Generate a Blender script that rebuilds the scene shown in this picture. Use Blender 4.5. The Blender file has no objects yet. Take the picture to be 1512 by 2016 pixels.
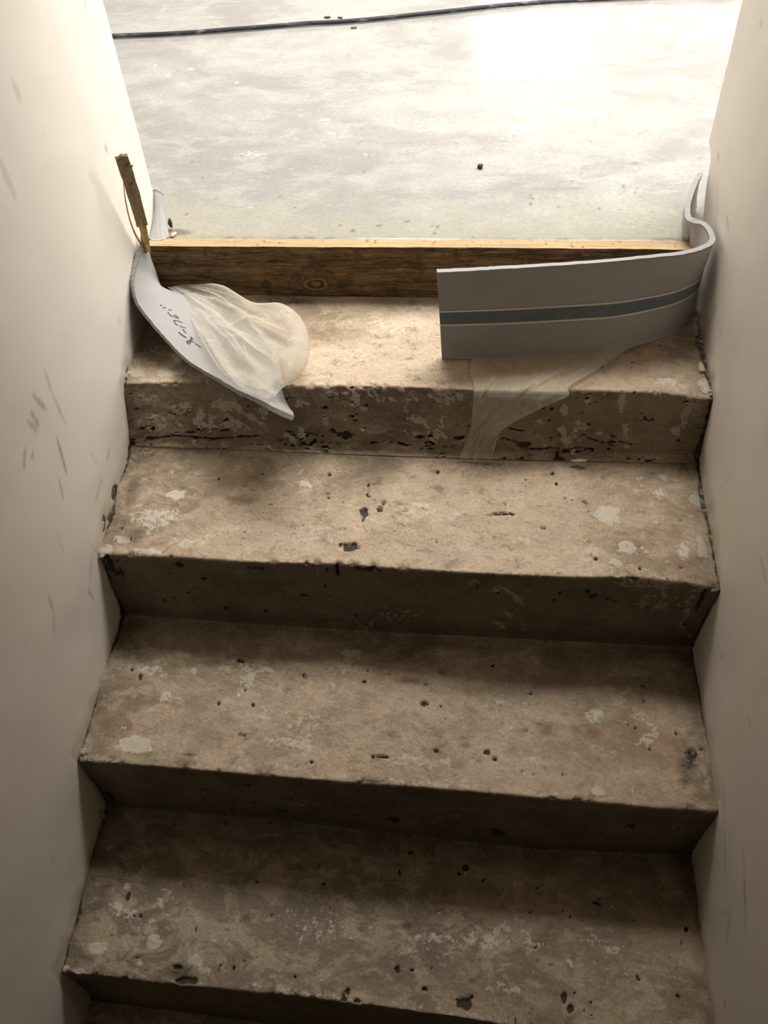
import bpy, bmesh, math, random
import numpy as np
from mathutils import Matrix, Vector

# ------------------------------------------------------------------ camera
S = bpy.context.scene
COL = S.collection
cam_data = bpy.data.cameras.new('camera')
cam = bpy.data.objects.new('camera', cam_data)
COL.objects.link(cam)
cam_data.sensor_fit = 'VERTICAL'
cam_data.sensor_height = 24.0
cam_data.lens = 24.0 * 1726.04 / 2016.0
cam_data.clip_start = 0.02
RT = Vector((0.99490, 0.08850, -0.04800)); FW = Vector((-0.09386, 0.64270, -0.76035))
RT.normalize(); UPV = RT.cross(FW).normalized(); FW = UPV.cross(RT).normalized()
cam.matrix_world = Matrix(((RT.x, UPV.x, -FW.x, 0.602), (RT.y, UPV.y, -FW.y, -1.1002),
                           (RT.z, UPV.z, -FW.z, 0.9847), (0, 0, 0, 1)))
S.camera = cam

# ------------------------------------------------------------------ light
S.view_settings.view_transform = 'Standard'
S.view_settings.look = 'None'
S.view_settings.gamma = 1.0
S.view_settings.use_curve_mapping = False
S.view_settings.exposure = 0.0
world = bpy.data.worlds.new('world')
S.world = world
world.use_nodes = True
bg = world.node_tree.nodes['Background']
bg.inputs[0].default_value = (0.80, 0.88, 1.0, 1)
bg.inputs[1].default_value = 1.0


def area_light(name, loc, aim, sx, sy, power, color):
    d = bpy.data.lights.new(name, 'AREA')
    d.shape = 'RECTANGLE'; d.size = sx; d.size_y = sy; d.energy = power; d.color = color
    o = bpy.data.objects.new(name, d)
    o.location = loc
    o.rotation_euler = (Vector(aim) - Vector(loc)).to_track_quat('-Z', 'Y').to_euler()
    COL.objects.link(o)
    return o


# daylight: front window known by its floor reflection, side and roof windows added
area_light('front_window_daylight', (0.93, 4.60, 1.45), (0.93, 0, 1.0), 0.66, 0.12, 4.8, (1.0, 0.99, 0.98)).data.shape = 'ELLIPSE'
area_light('side_fill_light', (3.60, 1.9, 1.35), (0, 1.3, 0.9), 1.6, 1.3, 58, (1.0, 0.985, 0.95))
area_light('roof_fill_light', (1.10, 1.30, 2.68), (1.05, 1.15, 0), 2.4, 1.5, 218, (1.0, 0.955, 0.90))
S.cycles.max_bounces = 8
S.cycles.diffuse_bounces = 5
S.cycles.transparent_max_bounces = 12


# ------------------------------------------------------------------ helpers
def tag(o, label=None, cat=None, group=None, kind=None):
    if label: o['label'] = label
    if cat: o['category'] = cat
    if group: o['group'] = group
    if kind: o['kind'] = kind
    return o


def empty(name, loc, label, cat, group=None):
    o = bpy.data.objects.new(name, None)
    o.empty_display_size = 0.05
    o.location = loc
    COL.objects.link(o)
    return tag(o, label, cat, group)


def link(name, me, mat, parent=None, smooth=True):
    o = bpy.data.objects.new(name, me)
    COL.objects.link(o)
    for m in (mat if isinstance(mat, (list, tuple)) else [mat]):
        me.materials.append(m)
    if smooth and len(me.polygons):
        me.polygons.foreach_set('use_smooth', np.ones(len(me.polygons), bool))
    if parent is not None:
        o.parent = parent
        o.matrix_parent_inverse = Matrix.Translation(parent.location).inverted()
    return o


def mesh_from(name, verts, faces, attrs=None):
    verts = np.asarray(verts, np.float32).reshape(-1, 3)
    me = bpy.data.meshes.new(name)
    if isinstance(faces, np.ndarray):
        nf, k = faces.shape
        me.vertices.add(len(verts)); me.vertices.foreach_set('co', verts.ravel())
        me.loops.add(nf * k); me.loops.foreach_set('vertex_index', faces.astype(np.int32).ravel())
        me.polygons.add(nf)
        me.polygons.foreach_set('loop_start', np.arange(0, nf * k, k, dtype=np.int32))
    else:
        me.from_pydata(verts.tolist(), [], faces)
    for an, av in (attrs or {}).items():
        a = me.attributes.new(an, 'FLOAT_COLOR', 'POINT')
        a.data.foreach_set('color', np.asarray(av, np.float32).ravel())
    me.update(calc_edges=True)
    me.validate()
    return me


def grid_faces(n, m, off=0, flip=False):
    i = np.arange(n * m).reshape(n, m) + off
    f = np.stack([i[:-1, :-1], i[1:, :-1], i[1:, 1:], i[:-1, 1:]], -1).reshape(-1, 4)
    return f[:, ::-1].copy() if flip else f


_rng = np.random.RandomState(7)
_TAB = _rng.rand(65536).astype(np.float32)


def vnoise(x, y, z=0.0, seed=0):
    x = np.asarray(x, np.float64); y = np.asarray(y, np.float64); z = np.zeros_like(x) + z
    xi = np.floor(x).astype(np.int64); yi = np.floor(y).astype(np.int64); zi = np.floor(z).astype(np.int64)
    xf = x - xi; yf = y - yi; zf = z - zi
    u = xf * xf * (3 - 2 * xf); v = yf * yf * (3 - 2 * yf); w = zf * zf * (3 - 2 * zf)

    def h(a, b, c):
        return _TAB[((a * 73856093) ^ (b * 19349663) ^ (c * 83492791) ^ (seed * 2654435)) & 65535]
    def l2(c):
        a = h(xi, yi, c) * (1 - u) + h(xi + 1, yi, c) * u
        b = h(xi, yi + 1, c) * (1 - u) + h(xi + 1, yi + 1, c) * u
        return a * (1 - v) + b * v
    return l2(zi) * (1 - w) + l2(zi + 1) * w


def fbm(x, y, z=0.0, octaves=4, seed=0, gain=0.5):
    s = 0; a = 1; t = 0
    for o in range(octaves):
        s = s + a * (vnoise(x * 2 ** o + 13.7 * o, y * 2 ** o + 7.1 * o, z * 2 ** o, seed + o) - 0.5)
        t += a; a *= gain
    return s / t * 2


def smooth(a, b, x):
    t = np.clip((x - a) / (b - a), 0, 1)
    return t * t * (3 - 2 * t)


def nm(name):
    m = bpy.data.materials.new(name)
    m.use_nodes = True
    nt = m.node_tree
    return m, nt, nt.nodes['Principled BSDF']


class NT:
    """tiny node helper"""
    def __init__(self, nt): self.nt = nt
    def n(self, t, **kw):
        nd = self.nt.nodes.new(t)
        for k, v in kw.items():
            if k.startswith('i_'):
                key = k[2:]; key = int(key) if key.isdigit() else key.replace('_', ' ')
                self.put(nd, key, v)
            else: setattr(nd, k, v)
        return nd
    def put(self, nd, key, v):
        if isinstance(v, bpy.types.NodeSocket): self.nt.links.new(v, nd.inputs[key])
        else: nd.inputs[key].default_value = v
    def mix(self, fac, a, b, blend='MIX'):
        nd = self.nt.nodes.new('ShaderNodeMix'); nd.data_type = 'RGBA'; nd.blend_type = blend
        self.put(nd, 0, fac)
        self.put(nd, 6, a if isinstance(a, bpy.types.NodeSocket) else (*a, 1))
        self.put(nd, 7, b if isinstance(b, bpy.types.NodeSocket) else (*b, 1))
        return nd.outputs[2]
    def math(self, op, a, b=0.0, c=0.0):
        nd = self.nt.nodes.new('ShaderNodeMath'); nd.operation = op
        self.put(nd, 0, a); self.put(nd, 1, b); self.put(nd, 2, c)
        return nd.outputs[0]
    def noise(self, vec, scale, detail=4, rough=0.5, dist=0.0):
        nd = self.n('ShaderNodeTexNoise'); self.put(nd, 'Scale', scale); self.put(nd, 'Detail', detail)
        self.put(nd, 'Roughness', rough); self.put(nd, 'Distortion', dist)
        if vec is not None: self.put(nd, 'Vector', vec)
        return nd.outputs['Fac']
    def ramp(self, v, lo, hi, a=0.0, b=1.0):
        nd = self.n('ShaderNodeMapRange'); self.put(nd, 0, v); self.put(nd, 1, lo); self.put(nd, 2, hi)
        self.put(nd, 3, a); self.put(nd, 4, b); nd.interpolation_type = 'SMOOTHSTEP'
        return nd.outputs[0]
    def bump(self, h, strength, dist, normal=None):
        nd = self.n('ShaderNodeBump'); self.put(nd, 'Height', h); self.put(nd, 'Strength', strength)
        self.put(nd, 'Distance', dist)
        if normal is not None: self.put(nd, 'Normal', normal)
        return nd.outputs[0]


# ------------------------------------------------------------------ materials
def stairs_material():
    m, nt, p = nm('dusty_stair_concrete'); N = NT(nt)
    geo = N.n('ShaderNodeNewGeometry').outputs['Position']
    at = N.n('ShaderNodeAttribute', attribute_name='marks')
    sep = N.n('ShaderNodeSeparateColor'); N.put(sep, 0, at.outputs['Color'])
    crisp = N.math('MULTIPLY', N.math('SUBTRACT', N.noise(geo, 110, 9, 0.72, 0.5), 0.5), 2.6)
    plaster = N.ramp(N.math('ADD', sep.outputs[0], crisp), 0.46, 0.60)
    pit = N.ramp(N.math('ADD', sep.outputs[2], N.math('MULTIPLY', crisp, 0.7)), 0.42, 0.62)
    dirt_shade = N.math('MULTIPLY', sep.outputs[1], N.math('ADD', 1.0, crisp))
    riser = at.outputs['Alpha']
    at2 = N.n('ShaderNodeAttribute', attribute_name='tints')
    sep2 = N.n('ShaderNodeSeparateColor'); N.put(sep2, 0, at2.outputs['Color'])
    rust, dust, grey = sep2.outputs[0], sep2.outputs[1], sep2.outputs[2]
    big = N.noise(geo, 9, 5, 0.6, 0.6); med = N.noise(geo, 34, 6, 0.65, 0.5); fine = N.noise(geo, 260, 5, 0.7)
    mp = N.n('ShaderNodeMapping'); N.put(mp, 'Vector', geo); mp.inputs['Scale'].default_value = (0.75, 1.15, 1.15); mp.inputs['Location'].default_value = (3.1, 1.7, 0.4)
    v = mp.outputs[0]
    n1 = N.noise(v, 17, 9, 0.68, 0.7); n2 = N.noise(v, 48, 8, 0.7, 0.6); n3 = N.noise(v, 95, 7, 0.7, 0.2)
    tread = N.mix(N.ramp(big, 0.38, 0.62), (0.34, 0.265, 0.180), (0.49, 0.385, 0.278))
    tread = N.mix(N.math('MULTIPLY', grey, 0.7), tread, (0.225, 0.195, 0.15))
    tread = N.mix(N.math('MULTIPLY', N.ramp(n1, 0.47, 0.58), 0.6), tread, (0.65, 0.505, 0.365))
    tread = N.mix(N.math('MULTIPLY', N.ramp(n1, 0.46, 0.36), 0.5), tread, (0.27, 0.21, 0.14))
    tread = N.mix(N.math('MULTIPLY', dust, N.ramp(n2, 0.34, 0.56, 0.45, 0.95)), tread, (0.80, 0.635, 0.465))
    tread = N.mix(N.math('MULTIPLY', N.ramp(n2, 0.55, 0.64), 0.45), tread, (0.74, 0.61, 0.465))
    tread = N.mix(N.math('MULTIPLY', N.ramp(n2, 0.42, 0.34), 0.5), tread, (0.24, 0.185, 0.12))
    tread = N.mix(N.math('MULTIPLY', N.ramp(n3, 0.40, 0.33), 0.55), tread, (0.17, 0.13, 0.085))
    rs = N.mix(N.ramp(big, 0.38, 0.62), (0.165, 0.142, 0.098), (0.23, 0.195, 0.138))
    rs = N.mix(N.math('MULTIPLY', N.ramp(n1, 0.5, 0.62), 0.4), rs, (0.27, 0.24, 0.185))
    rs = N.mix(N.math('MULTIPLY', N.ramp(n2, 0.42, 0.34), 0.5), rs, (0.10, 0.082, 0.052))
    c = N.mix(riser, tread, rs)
    c = N.mix(N.ramp(fine, 0.36, 0.72), N.mix(0.28, c, (0.07, 0.055, 0.035)), c)
    c = N.mix(N.math('MULTIPLY', N.ramp(fine, 0.60, 0.72), 0.35), c, (0.66, 0.58, 0.47))
    c = N.mix(N.math('MULTIPLY', rust, 0.75), c, (0.27, 0.15, 0.10))
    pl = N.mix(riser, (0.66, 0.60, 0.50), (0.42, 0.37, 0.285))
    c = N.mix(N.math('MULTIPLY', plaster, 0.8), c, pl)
    c = N.mix(N.math('MULTIPLY', dirt_shade, 0.85), c, (0.10, 0.078, 0.048))
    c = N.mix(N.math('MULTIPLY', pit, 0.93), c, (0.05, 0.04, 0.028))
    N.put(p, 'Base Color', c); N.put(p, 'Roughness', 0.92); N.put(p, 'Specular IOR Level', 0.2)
    h = N.math('MULTIPLY_ADD', N.noise(geo, 140, 7, 0.7), 1.0, N.math('MULTIPLY', med, 1.5))
    N.put(p, 'Normal', N.bump(h, 0.55, 0.0026))
    return m


def floor_material():
    m, nt, p = nm('poured_floor_screed'); N = NT(nt)
    geo = N.n('ShaderNodeNewGeometry').outputs['Position']
    at = N.n('ShaderNodeAttribute', attribute_name='marks')
    sep = N.n('ShaderNodeSeparateColor'); N.put(sep, 0, at.outputs['Color'])
    mp = N.n('ShaderNodeMapping'); N.put(mp, 'Vector', geo); mp.inputs['Scale'].default_value = (1.0, 1.7, 1)
    big = N.noise(mp.outputs[0], 2.4, 5, 0.62, 0.9); med = N.noise(mp.outputs[0], 11, 6, 0.65, 0.4)
    fine = N.noise(geo, 120, 5, 0.7); spk = N.noise(mp.outputs[0], 55, 2, 0.5)
    c = N.mix(N.ramp(big, 0.36, 0.64), (0.25, 0.242, 0.232), (0.34, 0.337, 0.312))
    c = N.mix(N.math('MULTIPLY', N.ramp(med, 0.45, 0.66), 0.5), c, (0.41, 0.408, 0.375))
    c = N.mix(N.math('MULTIPLY', sep.outputs[2], 0.85), c, (0.35, 0.335, 0.26))
    c = N.mix(N.math('MULTIPLY', N.ramp(fine, 0.38, 0.62, 1, 0), 0.28), c, (0.20, 0.185, 0.16))
    mp3 = N.n('ShaderNodeMapping'); N.put(mp3, 'Vector', geo); mp3.inputs['Scale'].default_value = (0.8, 1.6, 1)
    sc = N.noise(mp3.outputs[0], 70, 7, 0.72, 0.8)
    c = N.mix(N.math('MULTIPLY', N.ramp(sc, 0.42, 0.33), 0.4), c, (0.18, 0.165, 0.135))
    c = N.mix(N.math('MULTIPLY', N.ramp(sc, 0.57, 0.68), 0.45), c, (0.38, 0.375, 0.36))
    c = N.mix(N.math('MULTIPLY', N.ramp(spk, 0.69, 0.73), 0.45), c, (0.28, 0.24, 0.19))
    wm = N.ramp(N.math('ADD', sep.outputs[0], N.math('MULTIPLY', N.math('SUBTRACT', sc, 0.5), 2.6)), 0.45, 0.62)
    c = N.mix(wm, c, (0.92, 0.92, 0.92))
    c = N.mix(sep.outputs[1], c, (0.10, 0.085, 0.06))
    N.put(p, 'Base Color', c)
    N.put(p, 'Roughness', N.ramp(med, 0.3, 0.7, 0.12, 0.17)); N.put(p, 'Specular IOR Level', 0.5)
    N.put(p, 'Normal', N.bump(N.noise(geo, 60, 6, 0.7), 0.06, 0.002))
    return m


def wall_material(name='troweled_plaster', base=(0.81, 0.75, 0.675)):
    m, nt, p = nm(name); N = NT(nt)
    geo = N.n('ShaderNodeNewGeometry').outputs['Position']
    at = N.n('ShaderNodeAttribute', attribute_name='marks')
    sep = N.n('ShaderNodeSeparateColor'); N.put(sep, 0, at.outputs['Color'])
    big = N.noise(geo, 3, 4, 0.55); med = N.noise(geo, 22, 5, 0.6)
    c = N.mix(N.math('MULTIPLY', N.ramp(big, 0.35, 0.65), 0.35), base, tuple(v * 0.9 for v in base))
    c = N.mix(N.math('MULTIPLY', N.ramp(med, 0.55, 0.75), 0.12), c, (0.55, 0.50, 0.43))
    c = N.mix(N.math('MULTIPLY', sep.outputs[0], 0.8), c, (0.22, 0.19, 0.15))
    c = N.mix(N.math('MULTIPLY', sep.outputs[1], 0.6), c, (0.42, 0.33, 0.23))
    N.put(p, 'Base Color', c); N.put(p, 'Roughness', 0.6); N.put(p, 'Specular IOR Level', 0.3)
    N.put(p, 'Normal', N.bump(N.noise(geo, 35, 6, 0.6), 0.08, 0.003))
    return m


def wood_material(name, dark, light, grain=(3.0, 60.0, 60.0), knots=False, rough=0.8):
    m, nt, p = nm(name); N = NT(nt)
    geo = N.n('ShaderNodeNewGeometry').outputs['Position']
    mp = N.n('ShaderNodeMapping'); N.put(mp, 'Vector', geo); mp.inputs['Scale'].default_value = grain
    v = mp.outputs[0]
    g = N.noise(v, 1.0, 6, 0.62, 0.8); g2 = N.noise(v, 3.2, 5, 0.7, 0.4)
    mp2 = N.n('ShaderNodeMapping'); N.put(mp2, 'Vector', geo)
    mp2.inputs['Scale'].default_value = tuple(max(1, s * 0.32) for s in grain)
    g3 = N.noise(mp2.outputs[0], 1.0, 4, 0.6, 1.0)
    c = N.mix(N.ramp(g, 0.36, 0.66), dark, light)
    c = N.mix(N.math('MULTIPLY', N.ramp(g3, 0.5, 0.7), 0.6), c, tuple(v * 1.5 for v in light))
    c = N.mix(N.math('MULTIPLY', N.ramp(g2, 0.5, 0.66), 0.55), c, tuple(v * 0.45 for v in dark))
    if knots:
        mf = N.n('ShaderNodeMapping'); N.put(mf, 'Vector', geo); mf.inputs['Scale'].default_value = (22, 200, 330)
        fb = N.noise(mf.outputs[0], 1.0, 7, 0.75, 1.2); bl = N.noise(geo, 26, 6, 0.7, 0.6)
        c = N.mix(N.math('MULTIPLY', N.ramp(fb, 0.5, 0.62), 0.75), c, (0.30, 0.20, 0.10))
        c = N.mix(N.math('MULTIPLY', N.ramp(fb, 0.46, 0.34), 0.7), c, (0.022, 0.014, 0.007))
        c = N.mix(N.math('MULTIPLY', N.ramp(bl, 0.50, 0.62), 0.6), c, (0.040, 0.028, 0.014))
        vm = N.n('ShaderNodeVectorMath', operation='SUBTRACT'); N.put(vm, 0, geo); vm.inputs[1].default_value = (0.3104, 0.259, 0.026)
        ms = N.n('ShaderNodeMapping'); N.put(ms, 'Vector', vm.outputs[0]); ms.inputs['Scale'].default_value = (0.75, 0.2, 1.25)
        ln = N.n('ShaderNodeVectorMath', operation='LENGTH'); N.put(ln, 0, ms.outputs[0])
        d = N.math('ADD', ln.outputs['Value'], N.math('MULTIPLY', N.math('SUBTRACT', N.noise(geo, 45, 4), 0.5), 0.022))
        ring = N.math('SINE', N.math('MULTIPLY', d, 520.0))
        kc = N.mix(N.ramp(ring, -0.6, 0.8), (0.055, 0.033, 0.016), (0.24, 0.16, 0.085))
        c = N.mix(N.math('MULTIPLY', N.ramp(d, 0.012, 0.032, 1, 0), 0.8), c, kc)
    if not knots:
        sp = N.noise(geo, 130, 4, 0.6)
        c = N.mix(N.math('MULTIPLY', N.ramp(sp, 0.60, 0.68), 0.8), c, tuple(v * 0.25 for v in dark))
    N.put(p, 'Base Color', c); N.put(p, 'Roughness', rough); N.put(p, 'Specular IOR Level', 0.25)
    N.put(p, 'Normal', N.bump(g2, 0.5, 0.0012))
    return m


def foam_material(name, base, speck=0.25):
    m, nt, p = nm(name); N = NT(nt)
    geo = N.n('ShaderNodeNewGeometry').outputs['Position']
    a = N.noise(geo, 420, 3, 0.7); b = N.noise(geo, 18, 4, 0.6)
    c = N.mix(N.math('MULTIPLY', N.ramp(a, 0.4, 0.65), speck), base, tuple(v * 0.7 for v in base))
    c = N.mix(N.math('MULTIPLY', N.ramp(b, 0.45, 0.7), 0.22), c, (0.36, 0.31, 0.25))
    N.put(p, 'Base Color', c); N.put(p, 'Roughness', 0.72); N.put(p, 'Specular IOR Level', 0.3)
    N.put(p, 'Normal', N.bump(a, 0.35, 0.0008))
    return m


def film_material(name, op_lo, op_hi, base=(0.86, 0.82, 0.75)):
    m, nt, p = nm(name); N = NT(nt)
    geo = N.n('ShaderNodeNewGeometry').outputs['Position']
    wr = N.noise(geo, 55, 5, 0.6, 1.2)
    nrm = N.bump(wr, 0.4, 0.003)
    N.put(p, 'Base Color', (*base, 1)); N.put(p, 'Roughness', 0.28); N.put(p, 'Specular IOR Level', 0.6)
    N.put(p, 'Normal', nrm)
    tl = N.n('ShaderNodeBsdfTranslucent'); N.put(tl, 0, (*base, 1)); N.put(tl, 'Normal', nrm)
    sm = N.n('ShaderNodeMixShader'); N.put(sm, 0, 0.45)
    nt.links.new(p.outputs[0], sm.inputs[1]); nt.links.new(tl.outputs[0], sm.inputs[2])
    tr = N.n('ShaderNodeBsdfTransparent'); N.put(tr, 0, (0.97, 0.96, 0.94, 1))
    lw = N.n('ShaderNodeLayerWeight'); lw.inputs[0].default_value = 0.35
    op = N.math('MULTIPLY_ADD', N.ramp(lw.outputs['Facing'], 0.15, 0.9), op_hi - op_lo,
                N.math('MULTIPLY_ADD', N.ramp(wr, 0.5, 0.72), 0.16, op_lo))
    s2 = N.n('ShaderNodeMixShader'); N.put(s2, 0, op)
    nt.links.new(tr.outputs[0], s2.inputs[1]); nt.links.new(sm.outputs[0], s2.inputs[2])
    nt.links.new(s2.outputs[0], nt.nodes['Material Output'].inputs['Surface'])
    return m


def plain(name, col, rough=0.8, noise=0.0, spec=0.3):
    m, nt, p = nm(name); N = NT(nt)
    if noise:
        geo = N.n('ShaderNodeNewGeometry').outputs['Position']
        a = N.noise(geo, 160, 5, 0.7)
        N.put(p, 'Base Color', N.mix(N.math('MULTIPLY', N.ramp(a, 0.4, 0.65), noise), col, tuple(v * 0.45 for v in col)))
        N.put(p, 'Normal', N.bump(a, 0.4, 0.001))
    else:
        p.inputs['Base Color'].default_value = (*col, 1)
    p.inputs['Roughness'].default_value = rough; p.inputs['Specular IOR Level'].default_value = spec
    return m


def cable_material():
    m, nt, p = nm('scuffed_black_rubber'); N = NT(nt)
    geo = N.n('ShaderNodeNewGeometry').outputs['Position']
    mp = N.n('ShaderNodeMapping'); N.put(mp, 'Vector', geo); mp.inputs['Scale'].default_value = (14, 90, 60)
    a = N.noise(mp.outputs[0], 1.0, 5, 0.7, 0.6)
    c = N.mix(N.math('MULTIPLY', N.ramp(a, 0.5, 0.68), 0.7), (0.022, 0.022, 0.027), (0.22, 0.22, 0.23))
    N.put(p, 'Base Color', c); N.put(p, 'Roughness', 0.55); N.put(p, 'Specular IOR Level', 0.3)
    return m


M_STAIR = stairs_material(); M_RAW = plain('raw_grey_concrete', (0.22, 0.19, 0.15), 0.9, 0.3); M_FLOOR = floor_material()
M_WALL = wall_material(); M_ROOM = wall_material('room_white_paint', (0.80, 0.78, 0.75))
M_FRONT = wood_material('dark_weathered_board_face', (0.050, 0.030, 0.014), (0.165, 0.105, 0.050), (5.0, 60.0, 60.0), True)
M_TOP = wood_material('pale_sawn_board_edge', (0.40, 0.27, 0.14), (0.53, 0.38, 0.21), (4.0, 150.0, 150.0))
M_LATH = wood_material('weathered_lath', (0.20, 0.145, 0.08), (0.32, 0.24, 0.14), (90.0, 90.0, 6.0))
M_SPLINT = wood_material('fresh_split_wood', (0.44, 0.28, 0.13), (0.58, 0.40, 0.20), (90.0, 90.0, 6.0))
M_FOAM = foam_material('grey_foam', (0.43, 0.425, 0.42))
M_FOAM2 = foam_material('light_grey_foam_back', (0.35, 0.345, 0.335), 0.15)
M_FILM_L = film_material('crumpled_clear_film', 0.36, 0.9, (0.80, 0.76, 0.67))
M_FILM_R = film_material('thin_hazy_film', 0.50, 0.9, (0.88, 0.80, 0.67))
M_CABLE = cable_material()
M_INK = plain('violet_black_ink', (0.07, 0.06, 0.10), 0.7)
M_BAND = foam_material('slate_blue_print', (0.17, 0.20, 0.225), 0.15)
M_LINE = plain('pale_print_line', (0.85, 0.83, 0.78), 0.7)
M_LUMP = plain('crumbly_plaster', (0.50, 0.42, 0.32), 0.95, 0.5, 0.15)
M_CRUMB = plain('dark_mortar', (0.09, 0.075, 0.06), 0.95, 0.5, 0.15)
M_FRAME = plain('white_window_frame', (0.85, 0.85, 0.84), 0.4)

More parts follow.
